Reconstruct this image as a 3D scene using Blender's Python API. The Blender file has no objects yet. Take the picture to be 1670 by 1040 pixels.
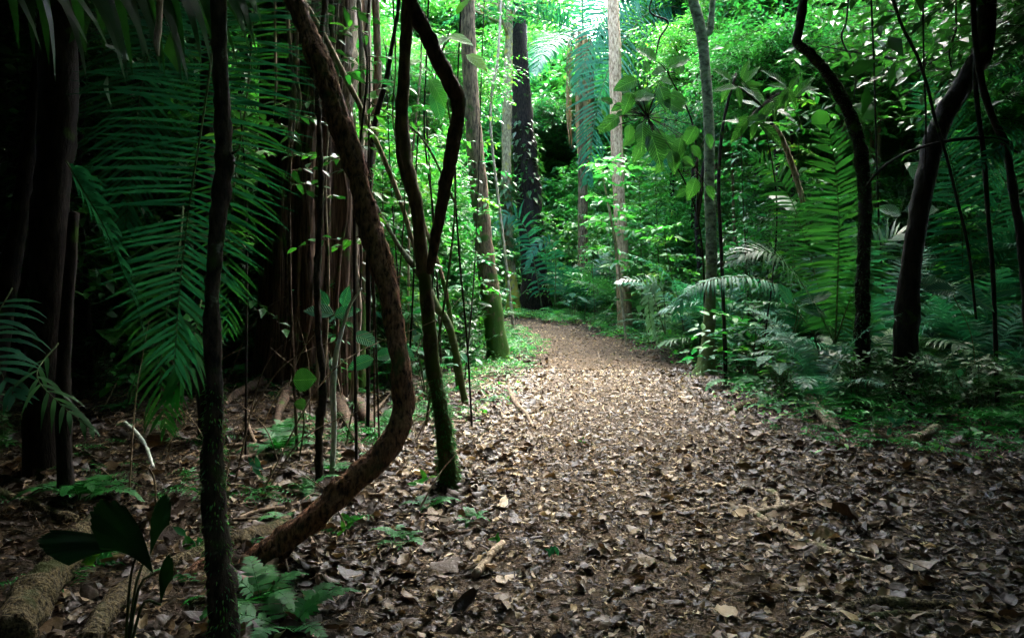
import bpy, math, random
import numpy as np
from mathutils import Vector, Matrix, Euler
random.seed(7)
RNG = np.random.default_rng(7)
S = bpy.context.scene
COL = S.collection
F = 1252.0; EYE = 1.5; HY = 460.0          # focal length and horizon in photograph pixels
R = math.radians

# ------------------------------------------------------------------ noise + terrain
def _h(ix, iy, iz, s):
    n = (ix*374761393 + iy*668265263 + iz*2147483647 + s*974634777) & 0xffffffff
    n = ((n ^ (n >> 13)) * 1274126177) & 0xffffffff
    return ((n ^ (n >> 16)) & 0xffff) / 65535.0
def vnoise(p, s=0):
    p = np.asarray(p, float); i = np.floor(p).astype(np.int64); f = p - i; f = f*f*(3-2*f)
    r = 0
    for a in (0, 1):
        for b in (0, 1):
            for c in (0, 1):
                w = (f[:, 0] if a else 1-f[:, 0])*(f[:, 1] if b else 1-f[:, 1])*(f[:, 2] if c else 1-f[:, 2])
                r = r + w*_h(i[:, 0]+a, i[:, 1]+b, i[:, 2]+c, s)
    return r*2-1
def fbm(p, s=0, o=3):
    r = 0; a = 1
    for k in range(o): r = r + a*vnoise(p*(2**k), s+k); a *= .5
    return r
PATH = np.array([(0.3, -12), (0.35, 0), (0.5, 3.5), (1.1, 8), (1.6, 13), (1.7, 17), (1.15, 20), (-.4, 22.6), (-3, 24.6), (-8, 27), (-18, 31)], float)
def path_d(x, y):
    x = np.atleast_1d(np.asarray(x, float)); y = np.atleast_1d(np.asarray(y, float)); d = np.full(x.shape, 1e9)
    for a, b in zip(PATH[:-1], PATH[1:]):
        ab = b-a; t = np.clip(((x-a[0])*ab[0]+(y-a[1])*ab[1])/(ab@ab), 0, 1)
        d = np.minimum(d, np.hypot(x-a[0]-t*ab[0], y-a[1]-t*ab[1]))
    return d
def sst(a, b, v):
    t = np.clip((v-a)/(b-a), 0, 1); return t*t*(3-2*t)
def H(x, y):
    x = np.atleast_1d(np.asarray(x, float)); y = np.atleast_1d(np.asarray(y, float))
    p = np.stack([x, y, np.zeros_like(x)], 1)
    off = sst(1.2, 4.5, path_d(x, y))
    z = .06*fbm(p*.55, 3)*(.25+off) + .18*fbm(p*.16, 9, 2)*off
    z = z + .38*sst(-1.2, -3.2, x)*sst(5.5, 9, y) + .12*sst(2.2, 5, x)*sst(3, 8, y)
    z = z + .42*sst(15, 27, y) + .9*sst(30, 60, y)
    z = z + .012*fbm(p*4.0, 21, 2)
    return z
_gx = np.arange(-60, 60.1, .2); _gy = np.arange(-30, 75.1, .2); _GX, _GY = np.meshgrid(_gx, _gy); _GZ = H(_GX.ravel(), _GY.ravel()).reshape(_GX.shape)
def h1(x, y):
    u = min(max((x+60)/.2, 0), len(_gx)-2); w = min(max((y+30)/.2, 0), len(_gy)-2); i = int(u); j = int(w); u -= i; w -= j
    return float((_GZ[j, i]*(1-u)+_GZ[j, i+1]*u)*(1-w)+(_GZ[j+1, i]*(1-u)+_GZ[j+1, i+1]*u)*w)
def P(px, py, Y): return np.array(((px-835)/F*Y, Y, EYE-(py-HY)/F*Y))

# ------------------------------------------------------------------ mesh helpers
class G:
    def __init__(s): s.v = []; s.q = []; s.t = []; s.r = []; s.n = 0; s.u = []; s.hasu = False
    def add(s, v, q=None, t=None, r=0.5, u=None):
        v = np.asarray(v, float).reshape(-1, 3); s.u.append(np.zeros((len(v), 3)) if u is None else u); s.hasu |= u is not None
        if q is not None and len(q): s.q.append(np.asarray(q, np.int64).reshape(-1, 4)+s.n)
        if t is not None and len(t): s.t.append(np.asarray(t, np.int64).reshape(-1, 3)+s.n)
        s.r.append(np.broadcast_to(np.asarray(r, float), (len(v),)) if np.ndim(r) == 0 else np.asarray(r, float))
        s.v.append(v); s.n += len(v)
    def mesh(s, name, mat, smooth=True, origin=None):
        v = np.concatenate(s.v) if s.v else np.zeros((0, 3))
        if origin is not None: v = v-np.asarray(origin, float)
        q = np.concatenate(s.q) if s.q else np.zeros((0, 4), np.int64)
        t = np.concatenate(s.t) if s.t else np.zeros((0, 3), np.int64)
        me = bpy.data.meshes.new(name)
        me.vertices.add(len(v)); me.vertices.foreach_set('co', v.astype(np.float32).ravel())
        nl = len(q)*4+len(t)*3
        me.loops.add(nl); me.loops.foreach_set('vertex_index', np.concatenate([q.ravel(), t.ravel()]).astype(np.int32))
        me.polygons.add(len(q)+len(t))
        st = np.concatenate([np.arange(len(q))*4, len(q)*4+np.arange(len(t))*3]).astype(np.int32)
        me.polygons.foreach_set('loop_start', st)
        me.polygons.foreach_set('use_smooth', np.full(len(q)+len(t), smooth))
        me.update(calc_edges=True)
        a = me.attributes.new('rnd', 'FLOAT', 'POINT'); a.data.foreach_set('value', np.concatenate(s.r).astype(np.float32))
        if s.hasu: a = me.attributes.new('leafuv', 'FLOAT_VECTOR', 'POINT'); a.data.foreach_set('vector', np.concatenate(s.u).astype(np.float32).ravel())
        me.materials.append(mat)
        return me
    def obj(s, name, mat, parent=None, smooth=True, origin=None):
        loc = np.array(origin if origin is not None else (0, 0, 0), float)
        if parent is not None and origin is None: loc = np.zeros(3); me = s.mesh(name, mat, smooth, parent.location)
        else: me = s.mesh(name, mat, smooth, loc)
        return link(name, me, parent, loc if parent is None else (0, 0, 0))
def link(name, me, parent=None, loc=(0, 0, 0), rot=(0, 0, 0), sc=1):
    o = bpy.data.objects.new(name, me); COL.objects.link(o); o.location = loc; o.rotation_euler = rot
    o.scale = (sc, sc, sc) if np.ndim(sc) == 0 else sc
    if parent is not None: o.parent = parent
    return o
def thing(name, label, cat, loc=(0, 0, 0), rz=0, group=None, sc=1):
    o = link(name, None, None, tuple(loc), (0, 0, rz), sc); o.empty_display_size = .1
    return tag(o, label, cat, group)
def tag(o, label, cat, group=None):
    o['label'] = label; o['category'] = cat
    if group: o['group'] = group
    return o

def catmull(p, n):
    p = np.asarray(p, float); k = len(p)
    if k == 2: t = np.linspace(0, 1, n)[:, None]; return p[0]*(1-t)+p[1]*t
    e = np.vstack([2*p[0]-p[1], p, 2*p[-1]-p[-2]])
    seg = np.linalg.norm(np.diff(p[:, :3], axis=0), axis=1); cum = np.r_[0, np.cumsum(seg)]
    s = np.linspace(0, cum[-1], n); i = np.clip(np.searchsorted(cum, s, 'right')-1, 0, k-2)
    t = ((s-cum[i])/np.maximum(seg[i], 1e-9))[:, None]
    a, b, c, d = e[i], e[i+1], e[i+2], e[i+3]
    return .5*((2*b)+(-a+c)*t+(2*a-5*b+4*c-d)*t*t+(-a+3*b-3*c+d)*t**3)
def unit(v): return v/np.maximum(np.linalg.norm(v, axis=-1, keepdims=True), 1e-9)
def frames(p):
    T = unit(np.gradient(p, axis=0)); n = np.cross(T[0], (0.3, 1, .1)); n = n/np.linalg.norm(n); N = [n]
    for k in range(1, len(p)):
        n = N[-1]-T[k]*(N[-1]@T[k]); N.append(n/max(np.linalg.norm(n), 1e-9))
    N = np.array(N); return T, N, np.cross(T, N)
def ridged(p, s): return 1-2*np.abs(vnoise(p, s))
def tube(g, pts, rad, n=40, seg=12, lump=0., freq=6., seed=0, ridge=0., nridge=7, r=.5, flare=0.):
    """pts with radii, resampled; lump = relative radius noise; ridge = vertical bark ridges"""
    pr = catmull(np.column_stack([pts, rad]), n); p = pr[:, :3]; ra = np.maximum(pr[:, 3], .0008)
    T, N, B = frames(p)
    th = np.linspace(0, 2*math.pi, seg, endpoint=False)
    ring = (np.cos(th)[None, :, None]*N[:, None, :]+np.sin(th)[None, :, None]*B[:, None, :])
    rr = np.repeat(ra[:, None], seg, 1)
    v = p[:, None, :]+ring*rr[..., None]
    if lump:
        q = v.reshape(-1, 3)*freq
        rr = rr*(1+lump*fbm(q, seed, 3).reshape(n, seg))
        if n > 100: rr = rr*(1+lump*.45*ridged(q*np.array((3.2, 3.2, 1.1)), seed+9).reshape(n, seg))
    if ridge:
        s = np.linspace(0, 1, n)[:, None]
        ph = nridge*th[None, :]+2.5*np.sin(s*7+seed)+1.3*fbm(v.reshape(-1, 3)*2.2, seed+5, 2).reshape(n, seg)
        rr = rr*(1+ridge*(1-2*np.abs(np.sin(ph))**.6))
    if flare:                                   # root flare near the start
        s = np.linspace(0, 1, n)[:, None]
        rr = rr*(1+flare*np.exp(-s*n*.35)*(.7+.6*np.cos(4*th[None, :]+seed)))
    v = (p[:, None, :]+ring*rr[..., None]).reshape(-1, 3)
    i = np.arange(n-1)[:, None]*seg; j = np.arange(seg)[None, :]; k = (j+1) % seg
    q = np.stack([i+j, i+k, i+seg+k, i+seg+j], -1).reshape(-1, 4)
    g.add(v, q=q, r=r)
    c = len(v)
    g.add(np.array([p[0]-T[0]*ra[0]*.1, p[-1]+T[-1]*ra[-1]*.4]), r=r)
    jj = np.arange(seg); kk = (jj+1) % seg
    base = g.n-2-c
    t = np.concatenate([np.stack([np.full(seg, c), kk, jj], 1), np.stack([np.full(seg, c+1), (n-1)*seg+jj, (n-1)*seg+kk], 1)])
    g.t.append(t+base)
    return p, ra, (T, N, B)

# leaf templates: x across, y along, z up; unit length
def leaf_tpl(w=.4, fold=.12, droop=.25, st=3):
    ys = np.linspace(0, 1, st+2); v = [(0, 0, 0)]
    for y in ys[1:-1]:
        ww = w*.5*(math.sin(math.pi*y**.8))**.8; z = -droop*y*y+(.018*math.sin(y*17) if st > 4 else 0)
        v += [(-ww, y, z+fold*ww*2*.5), (0, y, z), (ww, y, z+fold*ww)]
    v.append((0, 1, -droop)); n = len(v)-1; t = [(0, 2, 1), (0, 3, 2)]; q = []
    for k in range(st-1):
        a = 1+3*k; b = a+3; q += [(a, a+1, b+1, b), (a+1, a+2, b+2, b+1)]
    a = 1+3*(st-1); t += [(a, a+1, n), (a+1, a+2, n)]
    return np.array(v), np.array(q).reshape(-1, 4), np.array(t)
L_LO = (np.array([(0, 0, 0), (-.2, .45, .05), (.2, .45, .05), (0, 1, -.15), (0, .5, -.03)]), np.zeros((0, 4), int), np.array([(0, 4, 1), (0, 2, 4), (1, 4, 3), (4, 2, 3)]))
L_NAR = (np.array([(0, 0, 0), (-.12, .4, .03), (.12, .4, .03), (0, 1, -.2)]), np.zeros((0, 4), int), np.array([(0, 3, 1), (0, 2, 3)]))
L_HI = leaf_tpl(.42, .3, .22, 3)
L_BIG = leaf_tpl(.55, .25, .3, 5)
def scatter(g, tpl, pos, d, nrm, size, rnd=None, wid=None):
    """place a leaf at every pos: its length along d, its face towards nrm"""
    v, q, t = tpl; m = len(pos); k = len(v)
    d = unit(np.asarray(d, float)); x = unit(np.cross(d, nrm)); z = np.cross(x, d)
    size = np.broadcast_to(size, (m,)); wid = size if wid is None else size*wid
    V = (pos[:, None, :]+v[None, :, 0:1]*x[:, None, :]*wid[:, None, None]+v[None, :, 1:2]*d[:, None, :]*size[:, None, None]
         + v[None, :, 2:3]*z[:, None, :]*size[:, None, None])
    off = (np.arange(m)*k)[:, None, None]
    rnd = RNG.random(m) if rnd is None else rnd
    big = k > 12 and tpl[1].shape[0] != 12
    g.add(V.reshape(-1, 3), q=(q[None]+off).reshape(-1, 4) if len(q) else None, t=(t[None]+off).reshape(-1, 3) if len(t) else None, r=np.repeat(rnd, k),
          u=np.tile(np.column_stack([v[:, 0], v[:, 1], np.ones(k)]), (m, 1)) if big else None)
def twigs(gl, gt, start, d, length, nl, size, tpl, droop=.25, spread=1., up=.3, tw=.004, jit=.25, rng=RNG):
    """leafy twigs: alternate leaves in a rough plane; twig drawn as a thin strip tube"""
    m = len(start); d = unit(d); length = np.broadcast_to(length, (m,))
    s = (np.arange(nl)+.6)/nl; side = np.where(np.arange(nl) % 2 == 0, 1., -1.)
    drop = np.zeros((m, nl, 3)); drop[..., 2] = -(droop*length)[:, None]*s[None]**2
    pos = start[:, None]+d[:, None]*(length[:, None]*s[None])[..., None]+drop
    upv = np.array((0, 0, 1.)); sd = unit(np.cross(d, upv)+rng.normal(0, .15, (m, 3)))
    ld = d[:, None]*(.45+.5*s[None, :, None]**2)+sd[:, None]*side[None, :, None]*spread+rng.normal(0, jit, (m, nl, 3))
    ld[..., 2] -= .25*droop+.15
    nr = np.zeros((m, nl, 3)); nr[..., 2] = 1; nr += rng.normal(0, jit*1.3, (m, nl, 3))+d[:, None]*up*-.5
    sz = size*rng.uniform(.65, 1.2, m*nl)
    rn = np.clip(np.repeat(rng.random(m), nl)*.6+rng.random(m*nl)*.4, 0, 1)
    scatter(gl, tpl, pos.reshape(-1, 3), ld.reshape(-1, 3), nr.reshape(-1, 3), sz, rn)
    if gt is not None:
        e = start+d*length[:, None]; e[:, 2] -= droop*length; mid = start+d*length[:, None]*.5; mid[:, 2] -= droop*length*.25
        w = np.array([(1, 0), (-.5, .87), (-.5, -.87)])*tw; a = sd; b = np.cross(d, sd)
        rings = []
        for c, f in ((start, 1.6), (mid, 1.), (e, .4)):
            rings.append(c[:, None]+(a[:, None]*w[None, :, 0:1]+b[:, None]*w[None, :, 1:2])*f)
        V = np.concatenate(rings, 1); off = (np.arange(m)*9)[:, None, None]
        q = np.array([(0, 1, 4, 3), (1, 2, 5, 4), (2, 0, 3, 5), (3, 4, 7, 6), (4, 5, 8, 7), (5, 3, 6, 8)])
        gt.add(V.reshape(-1, 3), q=(q[None]+off).reshape(-1, 4), r=.5)

def frond(g, rach, hint, n=40, ll=.5, lw=.03, ph0=80, ph1=35, V=15, droop=.35, t0=.1, rr=.012, seed=0, prof=None, st=4, gr=None, ang=None):
    """pinnate palm frond along control points; hint = facing direction of its blade"""
    rg = np.random.default_rng(seed)
    N0 = 60; p = catmull(rach, N0); T = unit(np.gradient(p, axis=0)); hint = unit(np.asarray(hint, float)[None])[0]
    B = unit(np.cross(T, hint)); N = np.cross(B, T)
    tube(gr or g, catmull(rach, 24), np.linspace(rr, rr*.15, 24), 24, 5, r=.9 if gr is None else .5)
    for side in (-1, 1):
        for k in range(n):
            if n > 24 and rg.random() < .045: continue
            t = t0+(1-t0)*(k+.5+(.25 if side > 0 else 0)+rg.normal(0, .12))/n; t = min(max(t, 0), .995)
            x = t*(N0-1); i = int(x); f = x-i; i2 = min(i+1, N0-1)
            o = p[i]*(1-f)+p[i2]*f; u = (t-t0)/(1-t0)
            a = (ph0+(ph1-ph0)*u**1.3 if ang is None else ang(u, side))+rg.normal(0, 3.4)+(rg.normal(0, 16) if rg.random() < .05 else 0)
            L = ll*((math.sin(math.pi*(.12+.86*u)**.8))**.55 if prof is None else prof(u))*rg.uniform(.86, 1.06)*(rg.uniform(.4, .8) if rg.random() < .04 else 1)
            vv = R(V+rg.normal(0, 5)); d = T[i]*math.cos(R(a))+(B[i]*side*math.cos(vv)+N[i]*math.sin(vv))*math.sin(R(a))
            w = unit(np.cross(d, N[i]))*side; c = o.copy(); pts = []
            dr = droop*rg.uniform(.6, 1.5)*(2.5 if rg.random() < .05 else 1)
            for j in range(st+1):
                s = j/st; ww = lw*.5*(.45+.75*math.sin(math.pi*min(1, s*1.15+.1)) if s < .99 else .04)
                tip = c+0
                pts += [tip-w*ww, tip+w*ww]
                d = d+np.array((0, 0, -dr*2.2/st)) *(.35+s); d = d/np.linalg.norm(d); c = c+d*L/st
            q = [(2*j, 2*j+1, 2*j+3, 2*j+2) for j in range(st)]
            g.add(pts, q=q, r=float(rg.random()))
# ------------------------------------------------------------------ materials
def mat_base(name):
    m = bpy.data.materials.new(name); m.use_nodes = True; nt = m.node_tree; nt.nodes.clear()
    return m, nt, nt.nodes, nt.links
def ramp(N, stops):
    r = N.new('ShaderNodeValToRGB'); e = r.color_ramp.elements
    while len(e) < len(stops): e.new(.5)
    for k, (p, c) in enumerate(stops): e[k].position = p; e[k].color = (*c, 1)
    return r
def leafmat(name, cols, rough=.38, trans=.35, tcol=(1.5, 1.85, .95), spec=.5, veins=0., holes=False):
    m, nt, N, L = mat_base(name)
    at = N.new('ShaderNodeAttribute'); at.attribute_name = 'rnd'
    oi = N.new('ShaderNodeObjectInfo')
    mx = N.new('ShaderNodeMath'); mx.operation = 'MULTIPLY_ADD'; mx.inputs[1].default_value = .7
    L.new(at.outputs['Fac'], mx.inputs[0])
    m2 = N.new('ShaderNodeMath'); m2.operation = 'MULTIPLY'; m2.inputs[1].default_value = .3
    L.new(oi.outputs['Random'], m2.inputs[0]); L.new(m2.outputs[0], mx.inputs[2])
    r = ramp(N, [(k/(len(cols)-1), c) for k, c in enumerate(cols)]); L.new(mx.outputs[0], r.inputs[0])
    co = N.new('ShaderNodeTexCoord'); no = N.new('ShaderNodeTexNoise'); no.inputs['Scale'].default_value = 9; no.inputs['Detail'].default_value = 3
    L.new(co.outputs['Object'], no.inputs['Vector'])
    hs = N.new('ShaderNodeHueSaturation'); mr = N.new('ShaderNodeMapRange'); mr.inputs[3].default_value = .55; mr.inputs[4].default_value = 1.45
    L.new(no.outputs['Fac'], mr.inputs[0]); L.new(mr.outputs[0], hs.inputs['Value']); L.new(r.outputs[0], hs.inputs['Color'])
    # midrib and side veins, where a leaf carries its own coordinates
    ua = N.new('ShaderNodeAttribute'); ua.attribute_name = 'leafuv'; us = N.new('ShaderNodeSeparateXYZ'); L.new(ua.outputs['Vector'], us.inputs[0])
    def mth(op, a, b=None, c=None):
        x = N.new('ShaderNodeMath'); x.operation = op
        for k, w in enumerate((a, b, c)):
            if w is None: continue
            if isinstance(w, (int, float)): x.inputs[k].default_value = w
            else: L.new(w, x.inputs[k])
        return x.outputs[0]
    ax = mth('ABSOLUTE', us.outputs[0]); mid = mth('LESS_THAN', ax, .010); sv = mth('SINE', mth('MULTIPLY', mth('SUBTRACT', us.outputs[1], mth('MULTIPLY', ax, .9)), 75.))
    line = mth('MULTIPLY', mth('GREATER_THAN', sv, .86), .45); vf = mth('MULTIPLY', mth('MAXIMUM', mid, line), us.outputs[2])
    vm = N.new('ShaderNodeMix'); vm.data_type = 'RGBA'; L.new(mth('MULTIPLY', vf, .55), vm.inputs[0]); L.new(hs.outputs[0], vm.inputs[6]); vm.inputs[7].default_value = (.10, .20, .06, 1)
    hs = vm
    pb = N.new('ShaderNodeBsdfPrincipled'); pb.inputs['Roughness'].default_value = rough; pb.inputs['Specular IOR Level'].default_value = spec
    hs_out = vm.outputs[2]; L.new(hs_out, pb.inputs['Base Color'])
    if not veins:
        b0 = N.new('ShaderNodeBump'); b0.inputs['Strength'].default_value = .7; b0.inputs['Distance'].default_value = .008
        L.new(mth('MULTIPLY', mth('ADD', sv, mth('MULTIPLY', mid, -2.)), us.outputs[2]), b0.inputs['Height']); L.new(b0.outputs[0], pb.inputs['Normal'])
    if veins:
        bp = N.new('ShaderNodeBump'); bp.inputs['Strength'].default_value = veins; bp.inputs['Distance'].default_value = .01
        n2 = N.new('ShaderNodeTexNoise'); n2.inputs['Scale'].default_value = 45; L.new(co.outputs['Object'], n2.inputs['Vector'])
        L.new(n2.outputs['Fac'], bp.inputs['Height']); L.new(bp.outputs[0], pb.inputs['Normal'])
    tr = N.new('ShaderNodeBsdfTranslucent'); h2 = N.new('ShaderNodeMix'); h2.data_type = 'RGBA'; h2.blend_type = 'MULTIPLY'; h2.inputs[0].default_value = 1
    L.new(hs_out, h2.inputs[6]); h2.inputs[7].default_value = (*(tcol or (2.6, 2.2, .7)), 1); L.new(h2.outputs[2], tr.inputs[0])
    ms = N.new('ShaderNodeMixShader'); ms.inputs[0].default_value = trans
    L.new(pb.outputs[0], ms.inputs[1]); L.new(tr.outputs[0], ms.inputs[2])
    o = N.new('ShaderNodeOutputMaterial'); L.new(ms.outputs[0], o.inputs[0])
    return m
def barkmat(name, dark, light, scale=(9, 9, 2.5), moss=0., mosscol=(.03, .07, .008), lichen=0., bump=.6, rough=.85, mossz=None, nsc=1.):
    m, nt, N, L = mat_base(name)
    co = N.new('ShaderNodeTexCoord'); mp = N.new('ShaderNodeMapping'); mp.inputs['Scale'].default_value = scale
    L.new(co.outputs['Object'], mp.inputs[0])
    n1 = N.new('ShaderNodeTexNoise'); n1.inputs['Scale'].default_value = 3*nsc; n1.inputs['Detail'].default_value = 8; n1.inputs['Roughness'].default_value = .65
    L.new(mp.outputs[0], n1.inputs['Vector'])
    r = ramp(N, [(.39, dark), (.5, tuple((a+b)/2 for a, b in zip(dark, light))), (.62, light)]); L.new(n1.outputs['Fac'], r.inputs[0])
    col = r.outputs[0]
    def over(col, fac, c):
        x = N.new('ShaderNodeMix'); x.data_type = 'RGBA'; L.new(fac, x.inputs[0]); L.new(col, x.inputs[6]); x.inputs[7].default_value = (*c, 1); return x.outputs[2]
    if lichen:
        n3 = N.new('ShaderNodeTexNoise'); n3.inputs['Scale'].default_value = 11; n3.inputs['Detail'].default_value = 9; n3.inputs['Roughness'].default_value = .62; L.new(co.outputs['Object'], n3.inputs['Vector'])
        r3 = ramp(N, [(.70-.2*lichen, (0, 0, 0)), (.80-.2*lichen, (.8, .8, .8))]); L.new(n3.outputs['Fac'], r3.inputs[0]); col = over(col, r3.outputs[0], (.2, .24, .17))
    if moss:
        n4 = N.new('ShaderNodeTexNoise'); n4.inputs['Scale'].default_value = 5; n4.inputs['Detail'].default_value = 6; L.new(co.outputs['Object'], n4.inputs['Vector'])
        fac = n4.outputs['Fac']
        if mossz:
            sp = N.new('ShaderNodeSeparateXYZ'); L.new(co.outputs['Object'], sp.inputs[0]); mr = N.new('ShaderNodeMapRange')
            mr.inputs[1].default_value = 0; mr.inputs[2].default_value = mossz; mr.inputs[3].default_value = .25; mr.inputs[4].default_value = -.05; L.new(sp.outputs['Z'], mr.inputs[0])
            ad = N.new('ShaderNodeMath'); ad.operation = 'ADD'; L.new(fac, ad.inputs[0]); L.new(mr.outputs[0], ad.inputs[1]); fac = ad.outputs[0]
        r4 = ramp(N, [(.66-.25*moss, (0, 0, 0)), (.76-.25*moss, (1, 1, 1))]); L.new(fac, r4.inputs[0]); col = over(col, r4.outputs[0], mosscol)
    pb = N.new('ShaderNodeBsdfPrincipled'); pb.inputs['Roughness'].default_value = rough; L.new(col, pb.inputs['Base Color']); pb.inputs['Specular IOR Level'].default_value = .12
    bp = N.new('ShaderNodeBump'); bp.inputs['Strength'].default_value = bump; bp.inputs['Distance'].default_value = .02
    L.new(n1.outputs['Fac'], bp.inputs['Height']); L.new(bp.outputs[0], pb.inputs['Normal'])
    o = N.new('ShaderNodeOutputMaterial'); L.new(pb.outputs[0], o.inputs[0]); return m

M = {}
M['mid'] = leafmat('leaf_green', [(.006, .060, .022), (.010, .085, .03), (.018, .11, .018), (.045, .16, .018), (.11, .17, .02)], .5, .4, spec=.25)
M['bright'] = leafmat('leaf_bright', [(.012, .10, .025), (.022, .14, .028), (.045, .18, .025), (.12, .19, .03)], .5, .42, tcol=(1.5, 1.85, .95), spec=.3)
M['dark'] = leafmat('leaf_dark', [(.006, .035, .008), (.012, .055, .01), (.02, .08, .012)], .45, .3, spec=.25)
M['palm'] = leafmat('palm_leaf', [(.008, .048, .012), (.013, .070, .015), (.026, .095, .016)], .5, .3, spec=.25)
M['teal'] = leafmat('palm_leaf_bluish', [(.006, .055, .03), (.010, .075, .038), (.02, .10, .045)], .6, .3, tcol=(1.5, 1.9, 1.1), spec=.18)
M['shade'] = leafmat('leaf_shaded', [(.003, .014, .004), (.006, .024, .006)], .6, .2, spec=.12)  # darker copy of the leaf, with shade put into its colour
M['fern'] = leafmat('fern_leaf', [(.005, .065, .014), (.008, .09, .015), (.014, .12, .014)], .6, .3, spec=.2)
M['paleleaf'] = leafmat('pale_leaf', [(.05, .12, .06), (.08, .16, .08)], .5, .3, tcol=(1.4, 1.5, 1.))
M['dead'] = leafmat('dead_frond', [(.10, .06, .03), (.20, .13, .07), (.30, .22, .13)], .7, .25, tcol=(1.5, 1.2, .9), spec=.2)
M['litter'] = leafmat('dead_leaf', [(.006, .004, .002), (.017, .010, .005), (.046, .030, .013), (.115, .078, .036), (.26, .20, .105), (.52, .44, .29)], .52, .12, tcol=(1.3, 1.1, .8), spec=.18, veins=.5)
M['twig'] = barkmat('twig_bark', (.04, .025, .015), (.16, .12, .08))
M['twigg'] = barkmat('green_twig', (.02, .035, .01), (.06, .08, .03))
M['red'] = barkmat('red_brown_bark', (.028, .012, .008), (.30, .155, .085), (9, 9, 3.5), moss=.25, mosscol=(.07, .08, .03), bump=1.2, nsc=1.7)
M['brown'] = barkmat('brown_bark', (.03, .02, .012), (.16, .11, .06), (10, 10, 2), moss=.5, lichen=.2, mossz=2.5)
M['mossy'] = barkmat('mossy_bark', (.025, .02, .012), (.11, .09, .045), (10, 10, 3), moss=.5, lichen=.25, mosscol=(.035, .055, .01), mossz=2)
M['dbrown'] = barkmat('dark_brown_bark', (.015, .010, .006), (.085, .055, .035), (9, 9, 4), moss=.2, bump=1.)
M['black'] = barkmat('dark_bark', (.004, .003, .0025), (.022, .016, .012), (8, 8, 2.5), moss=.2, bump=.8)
M['lich'] = barkmat('lichen_bark', (.008, .007, .005), (.05, .038, .026), (10, 10, 4), moss=.35, lichen=.35, bump=.8)
M['pale'] = barkmat('pale_green_bark', (.02, .024, .012), (.10, .12, .065), (3, 3, 5), moss=.55, mosscol=(.05, .075, .02), lichen=.35, bump=.25, mossz=2.)
M['pink'] = barkmat('pink_brown_bark', (.13, .075, .04), (.42, .28, .165), (8, 8, 3), moss=.15, lichen=.25, bump=.4)
M['flute'] = barkmat('fluted_bark', (.012, .0075, .005), (.10, .06, .036), (12, 12, .8), moss=.2, lichen=.25, bump=.8, nsc=1.2)
M['fluteg'] = barkmat('fibrous_bark', (.07, .05, .035), (.42, .34, .25), (16, 16, .6), bump=.9, nsc=1.2)
M['yellow'] = barkmat('yellow_moss_bark', (.08, .06, .03), (.22, .19, .1), (7, 7, 3), moss=.6, mosscol=(.22, .19, .03), mossz=2)
M['wood'] = barkmat('dead_wood', (.09, .06, .035), (.36, .29, .2), (14, 14, 3), moss=.3, bump=.6)
M['log'] = barkmat('mossy_log', (.012, .009, .006), (.15, .12, .06), (12, 12, 12), moss=.45, mosscol=(.045, .055, .018), bump=1.5, nsc=1.8)
M['white'] = barkmat('pale_stem', (.25, .3, .25), (.5, .56, .48), (6, 6, 3), bump=.2)

def groundmat(name, cols, sc=14):
    m, nt, N, L = mat_base(name)
    co = N.new('ShaderNodeTexCoord'); vo = N.new('ShaderNodeTexVoronoi'); vo.inputs['Scale'].default_value = sc; vo.inputs['Randomness'].default_value = 1
    n0 = N.new('ShaderNodeTexNoise'); n0.inputs['Scale'].default_value = 6; n0.inputs['Detail'].default_value = 6
    L.new(co.outputs['Object'], n0.inputs['Vector'])
    mx = N.new('ShaderNodeMix'); mx.data_type = 'RGBA'; mx.inputs[0].default_value = .25; L.new(co.outputs['Object'], mx.inputs[6]); L.new(n0.outputs['Color'], mx.inputs[7]); L.new(mx.outputs[2], vo.inputs['Vector'])
    sp = N.new('ShaderNodeSeparateColor'); L.new(vo.outputs['Color'], sp.inputs[0])
    r = ramp(N, [(k/(len(cols)-1), c) for k, c in enumerate(cols)]); L.new(sp.outputs[0], r.inputs[0])
    pb = N.new('ShaderNodeBsdfPrincipled'); pb.inputs['Roughness'].default_value = .9; pb.inputs['Specular IOR Level'].default_value = .1; L.new(r.outputs[0], pb.inputs['Base Color'])
    n1 = N.new('ShaderNodeTexNoise'); n1.inputs['Scale'].default_value = 60; n1.inputs['Detail'].default_value = 6; L.new(co.outputs['Object'], n1.inputs['Vector'])
    bp = N.new('ShaderNodeBump'); bp.inputs['Strength'].default_value = .8; bp.inputs['Distance'].default_value = .03; L.new(n1.outputs['Fac'], bp.inputs['Height']); L.new(bp.outputs[0], pb.inputs['Normal'])
    o = N.new('ShaderNodeOutputMaterial'); L.new(pb.outputs[0], o.inputs[0]); return m
M['soil'] = groundmat('forest_soil', [(.007, .005, .003), (.017, .0115, .006), (.034, .023, .012), (.02, .013, .007)], 26)
M['path'] = groundmat('trodden_soil', [(.014, .009, .005), (.035, .023, .012), (.07, .048, .026), (.025, .017, .01)], 34)

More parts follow.
